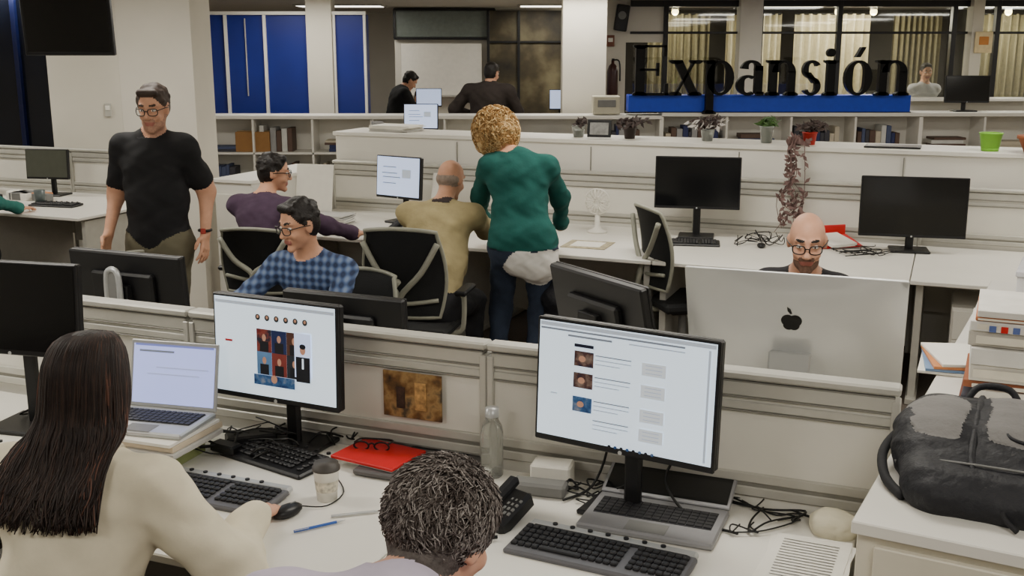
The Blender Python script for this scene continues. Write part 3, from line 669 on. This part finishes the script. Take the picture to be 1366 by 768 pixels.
def cables(name,loc,n,r,z=.745,h=.05):
    b=B(name,(loc[0],loc[1],z),0)
    for i in range(n):
        pts=[]; x,y=random.uniform(-r,r)*.5,random.uniform(-r,r)*.5
        for k in range(6):
            pts.append((x,y,.004+random.random()**2*h)); x=max(-r,min(r,x+random.uniform(-r,r)*.8)); y=max(-r*.8,min(r*.8,y+random.uniform(-r,r)*.6))
        b.tube(pts,random.choice((.0022,.0028,.0034)),cable,6,5)
    return b
b=cables('cable_tangle',(-.85,3.28),15,.17,h=.06); b.box((0,.02,.02),(.16,.07,.035),black,(0,0,20),.006); b.box((-.06,-.06,.018),(.1,.05,.03),black,(0,0,-30),.006); b.done()
cables('cable_tangle',(.72,2.74),6,.14,h=.015).done(); cables('cable_tangle',(.24,2.9),6,.1,h=.03).done(); cables('cable_tangle',(-.6,3.36),6,.1,h=.05).done()
cables('cable_tangle',(1.62,7.0),9,.15,h=.08).done(); cables('cable_tangle',(2.35,6.72),6,.3,h=.03).done(); cables('cable_tangle',(-1.6,3.6),6,.12,h=.05).done()
b=B('monitor_cable',(.35,2.8,.74),-29); b.tube([(.08,.08,.33),(.1,.1,.2),(.06,.06,.08),(.16,.0,.01),(.3,-.03,.008)],.004,cable); b.tube([(-.14,.06,.33),(-.13,.09,.15),(-.16,.05,.02),(-.2,-.06,.008)],.004,cable); b.done()
b=B('paper_sheets',(.73,2.46,.741),-24)
for i in range(6): b.box((random.uniform(-.012,.012),random.uniform(-.015,.015),.001+.002*i),(.19,.28,.0016),paper,(0,0,random.uniform(-5,5)),.0002)
for k in range(14): b.box((0,.11-.016*k,.0132),(.14,.003,.0004),grey,bev=0)
b.done()
S=SD(); pc=(.86,2.65)
for i in range(7):
    t=i/6; S.ell((pc[0]-.035+.07*t,pc[1]+.012*math.sin(t*5),.76+.01*math.sin(t*7)),(.022,.026,.016),'c',0)
sdf_mesh('cloth_pouch',S,{'c':M('cloth_beige',(226,220,196),.9,bump=.3,bscale=60)},.004,(pc[0],pc[1],.74),dict(c=(.003,60)))
# ---------------------------------------------------------------- backpack on cabinet
S=SD(); cx,cy=1.1,2.36; YB=-27; yb=Euler((0,0,D(YB))).to_matrix()
def bp(x,y,z): v=yb@Vector((x,y,0)); return (cx+v.x,cy+v.y,1.0+z)
ys=[-.16,-.11,-.06,-.01,.04,.09,.14,.18]; prof=[(.04,.04),(.048,.047),(.057,.055),(.065,.062),(.071,.067),(.076,.071),(.078,.072),(.073,.068)]
for y,(zc,r) in zip(ys,prof):
    x0=-.13+.02*abs(y-.02)/.15; S.seg(bp(x0,y,zc),bp(.26,y,zc),r,r,'k',0)
for y,(zc,r) in list(zip(ys,prof))[3:7]:
    S.seg(bp(.05,y,zc+.021),bp(.26,y,zc+.021),r-.007,r-.007,'g',0)
for y,(zc,r) in list(zip(ys,prof))[3:6]:
    S.seg(bp(-.12,y,zc+.012),bp(-.085,y,zc+.02),r-.007,r-.007,'g',0)
for (x0,x1,y,z,r) in((-.1,.24,-.17,.036,.037),(-.08,.22,-.2,.032,.033)): S.seg(bp(x0,y,z),bp(x1,y,z),r,r,'k',0)
nyl=M('nylon_black',(20,21,27),.6,bump=.35,bscale=60)
bk=sdf_mesh('backpack',S,{'k':nyl,'g':M('nylon_grey',(122,120,118),.8,bump=.25,bscale=90)},.005,(cx,cy,1.0),dict(k=(.003,40),g=(.0015,40)))
b=B('straps',(cx,cy,1.0),YB)
b.tube([(-.15,.2,.06),(-.2,.12,.06),(-.22,.0,.045),(-.2,-.1,.02),(-.15,-.18,.012)],.012,black2); b.tube([(-.18,.12,.09),(-.2,.03,.07),(-.18,-.07,.05)],.005,grey)
b.tube([(-.02,.2,.15),(-.02,.1,.163),(-.02,.0,.142),(-.02,-.1,.11),(-.01,-.16,.085)],.009,nyl); b.tube([(.03,.13,.168),(.04,.05,.165),(.05,-.04,.142),(.12,-.065,.135),(.25,-.065,.135)],.005,nyl)
b.tube([(-.13,-.13,.09),(.0,-.145,.1),(.22,-.145,.1)],.003,grey); b.tube([(-.12,-.19,.07),(.0,-.205,.074),(.2,-.205,.072)],.003,grey)
b.tube([(-.06,.2,.13),(-.03,.23,.17),(.04,.23,.17),(.07,.2,.13)],.009,nyl)
b.tube([(.05,-.2,.065),(.06,-.24,.03),(.09,-.26,.008)],.006,black2); b.box((-.105,.0,.14),(.045,.03,.003),paper,(-14,0,0)); b.sph((.12,-.12,.118),(.012,.008,.012),silver); b.done(bk)
b=B('book_stack',rw(.22,3.32)+(1.0,),-24); zz=0
cols=[(110,60,45),(60,60,70),(225,220,210),(150,90,60),(222,218,208),(228,226,220),(205,200,190),(230,228,222),(190,120,80),(225,222,214)]
for i,c in enumerate(cols):
    hh=[.018,.02,.025,.022,.05,.05,.045,.03,.012,.02][i]; b.box((random.uniform(-.01,.02),random.uniform(-.01,.01),zz+hh/2),(.24-.004*i,.3,hh*.94),M('book_%d'%i,c,.7),(0,0,random.uniform(-4,4)),.002)
    b.box((-.0,-.152,zz+hh/2),(.2,.002,hh*.5),M('pages',(232,226,210),.8)); zz+=hh
for k in range(5): b.box((-.06+.03*k,-.158,zz-.05),(.018,.002,.018),redm if k%2 else M('ink_blue',(90,110,170),.6))
b.done()
b=B('magazine_pile',rw(.05,3.62)+(1.0,),-10)
for i in range(4): b.box((0.01*i,0,.006+.01*i),(.16,.26,.009),[paper,M('mag_blue',(120,150,190),.5),M('mag_or',(210,140,90),.5),paper][i],(0,0,6*i-14),.001)
b.done()
b=B('archive_box',rw(.42,4.1)+(1.0,),-29); b.box((0,0,.12),(.3,.3,.24),M('paper_box',(220,220,222),.7)); b.box((0,-.152,.17),(.2,.004,.05),M('box_blue',(120,150,200),.6)); b.box((0,0,.25),(.31,.31,.02),M('paper_box2',(205,205,210),.7)); b.done()
# ---------------------------------------------------------------- chairs
frm=M('chair_frame',(150,150,136),.5); mesh=M('chair_mesh',(26,27,28),.85,bump=.3,bscale=300)
def chair(loc,yaw,name='office_chair',bh=.5):
    b=B(name,loc,yaw)
    for k in range(5):
        a=k*6.2832/5+.3; e=(.29*math.cos(a),.29*math.sin(a),.085); b.tube([(0,0,.13),(e[0]*.5,e[1]*.5,.115),e],.018,black,8,3); b.cyl((e[0]-.012*math.sin(a),e[1]+.012*math.cos(a),.032),(e[0]+.012*math.sin(a),e[1]-.012*math.cos(a),.032),.031,black,n=12); b.cyl((e[0],e[1],.03),e,.008,black,n=8)
    b.cyl((0,0,.1),(0,0,.4),.025,grey); b.box((0,0,.4),(.2,.22,.04),black)
    b.box((0,.02,.45),(.46,.46,.06),mesh,bev=.025)
    vs=[]; nx,nz=12,10
    for j in range(nz+1):
        z=.56+bh*j/nz; wd=.2+.035*math.sin(math.pi*min(1,j/nz*1.1)); yo=-.24-.06*(j/nz)**1.5+.03*math.sin(math.pi*j/nz)
        for i in range(nx+1):
            x=(2*i/nx-1); vs.append((x*wd,yo+.045*x*x,z-.02*x*x*(1 if j==nz else 0)))
    fs=[[j*(nx+1)+i,j*(nx+1)+i+1,(j+1)*(nx+1)+i+1,(j+1)*(nx+1)+i] for j in range(nz) for i in range(nx)]
    b.add(vs,fs,mesh,True); b.add([(x,y-.008,z) for x,y,z in vs],fs,mesh,True)
    rim=[vs[j*(nx+1)] for j in range(nz+1)]+[vs[nz*(nx+1)+i] for i in range(1,nx+1)]+[vs[j*(nx+1)+nx] for j in range(nz-1,-1,-1)]+[vs[i] for i in range(nx-1,-1,-1)]
    b.tube(rim,.012,frm,8,1); t=.56+bh*.84; m=.56+bh*.52
    b.tube([(0,-.05,.4),(0,-.26,.42),(0,-.31,.55),(0,-.29,.68),(-.12,-.28,m),(-.21,-.27,t)],.017,frm,8,4); b.tube([(0,-.31,.55),(0,-.29,.68),(.12,-.28,m),(.21,-.27,t)],.017,frm,8,4)
    b.tube([(-.2,-.22,.66),(0,-.26,.64),(.2,-.22,.66)],.012,frm,8,4)
    for s in(-1,1):
        b.tube([(s*.12,0,.41),(s*.26,0,.43),(s*.285,0,.52),(s*.285,0,.66)],.015,frm,8,3); b.box((s*.285,.03,.67),(.07,.24,.03),black,bev=.012)
    return b.done()
# ---------------------------------------------------------------- people
skA=M('skin_a',(208,156,126),.55,noise=.06,scale=30); skB=M('skin_b',(216,164,136),.5,noise=.05,scale=30)
hb=M('hair_black',(26,21,19),.5,noise=.3,scale=60,bump=.4,bscale=120); jeans=M('jeans',(42,52,70),.9,noise=.15,bump=.2); trou=M('trousers_dark',(34,34,38),.9)
V=Vector
hd1=M('hair_dark_strand',(38,29,26),.6,noise=.2,scale=30,spec=.3); hd1b=M('hair_brown_strand',(54,40,34),.6,noise=.2,scale=30,spec=.3); hd2=M('hair_tip',(94,60,46),.6,noise=.3)
o,H=person('seated_woman',(-1.09,2.24),-12,.53,(-1.04,2.49,1.0),(-1.055,2.58,1.185),-8,-18,[(-1.38,2.75,.78),(-.70,2.66,.775)],
  dict(shirt=M('sweatshirt_cream',(226,217,192),.95,noise=.05,bump=.5,bscale=8),pants=jeans,hair=hb,skin=skB),style='long',vox=.006,build=1.1,wide=.17,hd=[None,((.22,.9,-.1),(0,0,1),(-1,0,0))],curl=.28,poles=[(-.6,-.6,-.5),(.5,-.6,-.65)],baggy=1.25,fold=(.0095,15))
hair_long(o,H,-12,1100,(hd1,hd1b,hd2))
chair((-1.11,2.14),-14,bh=.36)
o,H=person('seated_man',(-.22,1.1),-15,.53,(-.2,1.61,1.11),(-.12,1.74,1.17),-38,-24,[(-.22,2.28,.78),(.2,2.2,.78)],
  dict(shirt=M('shirt_lilac',(196,186,204),.9,bump=.3,bscale=14),pants=trou,hair=M('hair_grey',(84,77,73),.7,noise=.3,scale=45,bump=.6,bscale=120),skin=skB),style='thin',vox=.006,build=1.1,curl=.3,wide=.19)
hair_short(o,H,4200,[M('strand_a',(88,80,76),.8,noise=0,spec=.2),M('strand_b',(112,104,100),.8,noise=0,spec=.2),M('strand_c',(150,143,138),.8,noise=0,spec=.2),M('strand_d',(62,54,50),.8,noise=0,spec=.2)],ln=.05,out=.011,r=.0022,curlr=.003,R=(.08,.098,.086))
chair((-.22,1.02),-15)
o,H=person('seated_man',(-.93,5.3),158,.54,(-1.0,5.2,.985),(-1.03,5.12,1.17),136,-14,[rw(-2.65,3.98,.775),rw(-3.1,3.98,.775)],
  dict(shirt=M_plaid(),pants=trou,hair=hb,skin=skA),style='short',glasses=True,vox=.007,build=1.02,wide=.18)
chair((-.9,5.4),158,bh=.28)
person('seated_man',(-1.52,6.62),-22,.54,(-1.6,6.84,1.05),(-1.53,6.9,1.22),-78,-8,[(-1.2,7.3,.775),(-1.02,7.12,.775)],
  dict(shirt=M('shirt_purple',(72,54,74),.9,noise=.1,bump=.3,bscale=14),pants=trou,hair=hb,skin=skA),style='short',glasses=True,vox=.009,build=1.08,wide=.18,hd=[None,((.95,.3,0),(0,0,1),(0,1,0))])
chair((-1.5,6.56),-10,bh=.4)
o,H=person('seated_man',(-.5,6.05),-14,.54,(-.42,6.38,1.07),(-.37,6.5,1.225),-32,-18,[(-.55,7.12,.775),(-.1,7.0,.775)],
  dict(shirt=M('sweater_tan',(166,152,112),.95,noise=.08,bump=.5,bscale=18),pants=trou,hair=M('hair_stubble',(150,134,122),.7,noise=.2,scale=60),skin=skA,collar=M('collar_dark',(60,50,50),.9)),style='bald',vox=.009,build=1.12,belly=.03,wide=.18,fold=(.006,20))
chair((-.55,5.95),-12)
o,H=person('standing_woman',(.06,6.12),-8,.88,(.03,6.27,1.375),(-.1,6.42,1.485),12,-32,[(-.2,6.8,.79),(.34,6.72,.775)],
  dict(shirt=M('sweater_green',(26,86,80),.95,noise=.08,bump=.3,bscale=20),pants=jeans,hair=M('hair_blonde',(184,148,96),.7,noise=.25,scale=50,bump=.5,bscale=100),hairtip=M('hair_blonde2',(212,182,132),.7,noise=.2,scale=50),tail=M('shirt_tail',(222,220,214),.9)),
  style='curly',sit=False,vox=.008,build=1.04,wide=.165,tail=True,ank=[(-.1,6.1,.09),(.1,6.0,.09)],poles=[(-.8,-.3,.1),(.9,-.35,.2)],hd=[None,((.0,.9,-.1),(0,0,1),(-1,0,0))],fold=(.005,22),k=1.08)
hair_short(o,H,1100,[M('blonde_a',(190,152,98),.75,noise=0,spec=.2),M('blonde_b',(220,192,142),.75,noise=0,spec=.2),M('blonde_c',(152,116,70),.75,noise=0,spec=.2)],ln=.07,r=.0042,curlr=.014,out=.04,R=(.1,.1,.118),c0=(0,-.035,.018),lo=-1.2)
person('seated_man',(1.32,4.78),160,.54,(1.27,4.55,1.03),(1.235,4.42,1.215),166,-16,[rw(-.25,3.95,.775),rw(-.7,3.95,.775)],
  dict(shirt=M('shirt_charcoal',(42,42,46),.9),pants=trou,hair=M('stubble_dark',(140,108,92),.7,noise=.1),brow=hb,beard=M('beard_dark',(112,84,70),.8,noise=.3,scale=80),skin=skB),style='bald',beard=1,glasses=True,vox=.006,build=.95)
chair((1.35,4.88),160,bh=.34)
ms,H=person('standing_man',(-1.98,5.95),165,.93,(-1.98,5.95,1.52),(-1.95,5.9,1.685),176,-14,[(-1.71,5.9,.99),(-2.25,5.9,.99)],
  dict(shirt=M('polo_black',(24,24,27),.85,noise=.1,bump=.15,bscale=14),pants=M('trousers_khaki',(106,101,82),.9),hair=M('hair_brown',(62,48,40),.6,noise=.2),beard=M('stubble',(172,130,108),.7,noise=.2,scale=90),skin=skA),style='short',beard=1.1,glasses=True,sit=False,short=True,vox=.007,build=1.08,belly=.015,wide=.18,poles=[(.25,1,0),(-.25,1,0)],stance=.13,fold=(.005,20))
b=B('wristwatch',(0,0,0)); b.tube([(-1.71+.033*math.cos(t),5.9+.033*math.sin(t),1.015) for t in [6.2832*i/10 for i in range(11)]],.008,black); b.box((-1.71,5.862,1.015),(.028,.01,.03),M('watch_face',(170,60,50),.3)); b.done(ms)
person('standing_man',(-.3,13.1),-20,.97,(-.28,13.12,1.55),(-.24,13.16,1.71),-35,-12,[(-.5,13.35,1.2),(.05,13.35,1.15)],
  dict(shirt=M('jacket_brown',(52,45,42),.9),pants=trou,hair=hb),style='short',sit=False,vox=.012,build=1.4,wide=.18,jacket=True)
person('standing_man',(-1.62,14.95),-70,.95,(-1.52,14.98,1.44),(-1.4,15.0,1.57),-75,-40,[(-1.2,14.85,1.05),(-1.25,15.15,1.05)],
  dict(shirt=M('jacket_black',(20,20,22),.9),pants=trou,hair=hb),style='short',sit=False,vox=.013,build=1.3,jacket=True)
person('seated_man',(-1.28,15.3),180,.62,(-1.28,15.2,1.15),(-1.28,15.16,1.32),175,-10,[(-1.45,14.9,.95),(-1.1,14.9,.95)],
  dict(shirt=M('shirt_orange',(170,80,50),.9),pants=trou,hair=hb),style='short',vox=.013)
person('standing_woman',(5.75,15.2),180,.93,(5.75,15.2,1.5),(5.75,15.18,1.68),178,-6,[(5.5,15.05,1.05),(6.0,15.05,1.05)],
  dict(shirt=M('blouse_pale',(200,200,205),.9),pants=trou,hair=hb),style='short',sit=False,vox=.013)
person('seated_woman',(-4.27,7.7),-20,.54,(-4.2,7.95,1.03),(-4.15,8.08,1.2),-25,-10,[(-4.2,8.5,.775),(-3.85,8.35,.775)],
  dict(shirt=M('sweater_teal',(45,108,100),.95,bump=.3,bscale=20),pants=trou,hair=hb),style='long',vox=.01)
chair((-4.3,7.6),-20)
chair((1.08,6.6),-75); chair((-2.3,5.6),60,bh=.4)
S=SD()
for (x,z,r) in((0,.42,.1),(.1,.42,.1),(0,.58,.1),(.1,.56,.095),(.05,.68,.07)): S.seg((.27+x,6.12,z),(.27+x,6.2,z),r,r,'k',0)
sdf_mesh('shoulder_bag',S,{'k':nyl},.01,(.3,6.15,.3),dict(k=(.006,25)))
b=B('stool',(.32,6.16,0)); b.cyl((0,0,.29),(0,0,.32),.17,black,n=24); b.cyl((0,0,.03),(0,0,.3),.02,grey); b.cyl((0,0,0),(0,0,.03),.16,grey,.14,n=24); b.done()
# ---------------------------------------------------------------- ledge things
lz=1.351
def plant(name,loc,pot,leafm,n,r,h,droop=.3,pr=.05,ph=.08,flower=None,lw=.02):
    b=B(name,loc,0); b.lathe([(0,0),(pr*.75,0),(pr,ph),(pr*1.08,ph),(pr*1.05,ph+.008),(pr*.9,ph),(0,ph-.01)],pot)
    for i in range(n):
        a=random.uniform(0,6.28); R=r*random.uniform(.3,1); H=h*random.uniform(.4,1)
        p0=V((0,0,ph-.01));p1=V((R*.5*math.cos(a),R*.5*math.sin(a),ph+H));p2=V((R*math.cos(a),R*math.sin(a),ph+H*(1-droop)))
        b.tube([p0,p1,p2],.0025,leafm,4,3)
        for k in range(3):
            c=p1.lerp(p2,k/2)+V((random.uniform(-.02,.02),)*3); u=V((random.uniform(-1,1),random.uniform(-1,1),random.uniform(-.5,.8))).normalized()*lw*1.8; w=u.orthogonal().normalized()*lw
            b.add([c-u,c+w*.8,c+u,c-w*.8],[[0,1,2,3]],flower if flower and k==2 else leafm)
    return b.done()
clearp=M('vase_glass',(190,195,190),.1,noise=0,trans=.6)
plant('potted_plant',rw(-2.2,7.75,lz),M('pot_dark',(60,50,48),.5),leafd,22,.16,.07)
plant('potted_plant',rw(-1.62,7.75,lz),clearp,leafd,24,.16,.08,flower=M('petal_white',(200,195,190),.6))
plant('potted_plant',rw(-1.2,7.75,lz),clearp,leaf,14,.07,.06,ph=.11)
plant('potted_plant',rw(-.9,7.72,lz),M('pot_red',(190,50,40),.5),leafd,22,.12,.08)
plant('potted_plant',rw(-2.6,7.75,lz),clearp,leafd,10,.06,.05)
b=B('photo_frame',rw(-2.42,7.7,lz),-15); b.box((0,0,.07),(.18,.015,.13),black,(-12,0,0)); b.box((0,-.01,.07),(.14,.004,.09),M('photo_grey',(150,150,148),.5,noise=.3,scale=30),(-12,0,0)); b.box((0,.04,.04),(.02,.07,.01),black,(40,0,0)); b.done()
b=B('tablet_computer',rw(-.35,7.72,lz),-22); b.box((0,0,.006),(.36,.22,.01),black); b.box((0,0,.012),(.32,.18,.002),M('tablet_scr',(80,70,70),.3)); b.done()
b=B('green_bucket',rw(.25,7.68,lz)); b.lathe([(0,.0),(.053,0),(.07,.11),(.075,.11),(.075,.118),(.065,.118),(.055,.01)],M('lime_plastic',(130,195,60),.45)); b.done()
b=B('cactus_planter',rw(.55,7.62,lz)); b.lathe([(0,0),(.1,0),(.14,.09),(.15,.09),(.15,.11),(.13,.11),(0,.09)],terra)
for (x,y,h,r) in((-.07,0,.28,.014),(.03,.02,.13,.03),(-.02,-.03,.12,.025),(.08,-.01,.14,.02),(.0,.05,.17,.02)):
    b.tube([(x,y,.08),(x*1.2,y,.08+h*.6),(x*1.4-.01,y,.08+h)],r,leaf,8,4); b.sph((x*1.4-.01,y,.08+h),r,leaf)
b.done()
b=B('paper_stack',rw(-4.15,7.76,lz),-30)
for i in range(7): b.box((random.uniform(-.02,.02),0,.004+.007*i),(.36,.26,.006),random.choice([paper,M('paper_grey',(190,188,182),.8)]),(0,0,random.uniform(-8,8)),.0005)
b.done()
b=B('hanging_vine',rw(-.95,7.43,1.13),ROW); vine=M('vine_purple',(112,88,84),.8,noise=.3)
for s in range(7):
    x0=random.uniform(-.06,.08); pts=[(x0,.3,.23),(x0,.0,.25+random.random()*.05),(x0+random.uniform(-.05,.05),-.06,.05),(x0+random.uniform(-.08,.08),-.07,-.12),(x0+random.uniform(-.1,.06),-.08,-.2-random.random()*.15)]
    b.tube(pts,.003,vine,4,4)
    for k in range(26):
        t=random.random()*3.99; i=int(t); c=V(pts[i]).lerp(V(pts[i+1]),t-i)+V((random.uniform(-.025,.025),random.uniform(-.02,.01),random.uniform(-.02,.02)))
        u=V((random.uniform(-1,1),random.uniform(-.5,.5),random.uniform(-1,1))).normalized()*.028; w=u.orthogonal().normalized()*.014
        b.add([c-u,c+w,c+u,c-w],[[0,1,2,3]],vine)
b.done()
b=B('desk_fan',(.6,7.45,.74),-20); cw=M('fan_white',(225,222,212),.5)
b.lathe([(0,0),(.07,0),(.07,.015),(.03,.03),(.018,.05),(.018,.16),(0,.165)],cw); b.cyl((0,.03,.22),(0,-.02,.22),.035,cw)
for k in range(18):
    t=k*6.2832/18; b.tube([(.02*math.cos(t),-.035,.22+.02*math.sin(t)),(.06*math.cos(t),-.045,.22+.06*math.sin(t)),(.085*math.cos(t),-.01,.22+.085*math.sin(t)),(.06*math.cos(t),.02,.22+.06*math.sin(t))],.003,cw,5,3)
b.tube([(.087*math.cos(t),-.012,.22+.087*math.sin(t)) for t in [6.2832*i/24 for i in range(25)]],.007,cw,6,1)
for k in range(3):
    t=k*2.094; b.add([(0,-.02,.22),(.06*math.cos(t),-.03,.22+.06*math.sin(t)),(.06*math.cos(t+.9),-.01,.22+.06*math.sin(t+.9))],[[0,1,2]],cw)
b.done()
b=B('red_folder',(2.12,6.9,.74),15); b.box((0,.03,.03),(.3,.22,.008),redm,(12,0,0)); b.box((-.02,-.01,.045),(.2,.2,.02),paper,(12,0,10),.001); b.box((0,.13,.06),(.28,.01,.12),redm); b.done()
b=B('place_mat',(.5,6.95,.741),-20); b.box((0,0,.002),(.3,.28,.004),M('mat_print',(170,160,130),.7,noise=.4,scale=30)); b.box((0,0,.005),(.2,.18,.002),paper); b.done()
b=B('computer_mouse',(1.62,6.86,.74),-10); b.sph((0,0,.014),(.028,.05,.018),black); b.box((0,.02,.031),(.004,.02,.003),grey); b.done()
b=B('paper_stack',(-1.35,7.85,.74),-15)
for i in range(9): b.box((random.uniform(-.02,.02),0,.004+.008*i),(.3,.22,.007),random.choice([paper,M('paper_grey',(190,188,182),.8)]),(0,0,random.uniform(-8,8)),.0005)
b.done()
b=B('document_holder',(-1.5,8.1,.74),-15); b.box((0,0,.21),(.3,.01,.4),paper,(-10,0,0)); b.box((0,.04,.01),(.2,.12,.02),alu); b.done()
b=B('document_holder',(-.5,7.75,.74),-25); b.box((0,0,.2),(.2,.01,.36),paper,(-12,0,0)); b.box((0,.05,.01),(.18,.14,.02),alu); b.done()
b=B('desk_phone',(-.75,7.35,.74),-20); b.box((0,0,.03),(.18,.2,.05),black,(12,0,0),.01); b.box((-.06,0,.07),(.045,.19,.03),black2,(12,0,0),.012)
for i in range(12): b.box((.0+.025*(i%3),.04-.028*(i//3),.063-.005*(i//3)),(.016,.016,.008),grey,(12,0,0))
b.done()
b=B('desk_clutter',(-4.2,9.0,.74),-20)
for i in range(9):
    x=random.uniform(-.5,.25); y=random.uniform(-.1,.25); b.box((x,y,.03),(random.uniform(.08,.2),random.uniform(.06,.15),.06),random.choice([black,grey,paper,M('mag_or',(210,140,90),.5)]),(0,0,random.uniform(-30,30)))
b.lathe([(0,0),(.04,0),(.045,.12),(.0,.12)],M('cup_steel',(90,100,100),.3),(.32,-.05,0)); b.done()
b=B('paper_stack',(-4.75,9.5,.74),0)
for i in range(5): b.box((0,0,.05+.09*i),(.25,.3,.02),alu); b.box((0,0,.075+.09*i),(.21,.28,.025),paper)
for x in(-.12,.12): b.box((x,0,.22),(.01,.28,.44),alu)
b.done()
# ---------------------------------------------------------------- big 3D letters
b=B('sign_letters',(1.3,11.98,1.5)); lt=M('letter_black',(6,6,7),.5,noise=0,spec=.2); dz=.09
def poly(pts):
    n=len(pts); vs=[(x,-dz/2,z) for x,z in pts]+[(x,dz/2,z) for x,z in pts]
    b.add(vs,[list(range(n)),list(range(n,2*n))[::-1]]+[[i,(i+1)%n,n+(i+1)%n,n+i] for i in range(n)],lt)
def rect(x0,x1,z0,z1): poly([(x0,z0),(x1,z0),(x1,z1),(x0,z1)])
def serif(x,z,w=.15,up=1): poly([(x-w/2,z),(x+w/2,z),(x+w/2,z+.02*up),(x+.04,z+.04*up),(x-.04,z+.04*up),(x-w/2,z+.02*up)])
def stem(x,z0,z1,w=.085,s=(1,1)):
    rect(x-w/2,x+w/2,z0,z1)
    if s[0]: serif(x,z0)
    if s[1]: serif(x,z1,up=-1)
def ring(cx,cz,rx,rz,a0=0,a1=360,tk=.085,tn=.028,n=22):
    for i in range(n):
        q=[]
        for t in(i,i+1):
            a=D(a0+(a1-a0)*t/n); w=tn+(tk-tn)*abs(math.cos(a)); q.append(((cx+rx*math.cos(a),cz+rz*math.sin(a)),(cx+(rx-w)*math.cos(a),cz+(rz-tn-.2*(w-tn))*math.sin(a))))
        poly([q[0][0],q[1][0],q[1][1],q[0][1]])
def diag(x0,z0,x1,z1,w): poly([(x0-w/2,z0),(x0+w/2,z0),(x1+w/2,z1),(x1-w/2,z1)])
xh=.38
stem(.1,0,.54,.1); rect(.05,.39,.515,.54); rect(.05,.41,0,.028); rect(.1,.3,.265,.29); rect(.355,.39,.42,.54); rect(.375,.41,0,.13); rect(.28,.31,.21,.35)
x=.43; diag(x+.27,0,x+.08,xh,.1); diag(x+.06,0,x+.27,xh,.03)
for q in(.06,.28): serif(x+q,0,.14); serif(x+q,xh,.14,-1)
x=.8; stem(x+.07,-.2,xh); ring(x+.18,xh/2,.15,xh/2)
x=1.16; ring(x+.13,.11,.13,.11,60,300); stem(x+.24,.02,xh-.06,.085,(0,0)); ring(x+.16,xh-.11,.12,.11,0,170); serif(x+.26,0,.08)
x=1.5; stem(x+.06,0,xh); ring(x+.17,xh-.13,.13,.13,0,180); stem(x+.262,0,xh-.12,.08,(1,0))
x=1.88; ring(x+.1,xh-.1,.1,.1,30,270,.06,.03); ring(x+.1,.1,.1,.1,-150,90,.06,.03); diag(x+.15,.13,x+.05,xh-.13,.07)
x=2.12; stem(x+.07,0,xh); b.cyl((x+.06,-dz/2,.46),(x+.06,dz/2,.46),.045,lt)
x=2.33; ring(x+.16,xh/2,.15,xh/2); diag(x+.14,xh+.03,x+.2,xh+.14,.05)
x=2.7; stem(x+.06,0,xh); ring(x+.18,xh-.13,.14,.13,0,180); stem(x+.277,0,xh-.12,.085,(1,0))
b.done()
b=B('sign_plinth',(2.85,12.15,1.31)); b.box((0,0,.095),(3.12,.26,.19),blueb,bev=.004); b.box((0,0,.005),(3.14,.28,.01),black); b.done()
# ---------------------------------------------------------------- world, camera
w=bpy.data.worlds.new('w'); bpy.context.scene.world=w; w.use_nodes=True; w.node_tree.nodes['Background'].inputs[0].default_value=(.9,.9,1,1); w.node_tree.nodes['Background'].inputs[1].default_value=.2
cam=bpy.data.cameras.new('camera'); cam.lens=36*1430/1366; cam.sensor_width=36; cam.clip_start=.05
co=bpy.data.objects.new('camera',cam); co.location=(0,0,2.0); co.rotation_euler=(D(90-12.57),0,0); bpy.context.scene.collection.objects.link(co); bpy.context.scene.camera=co
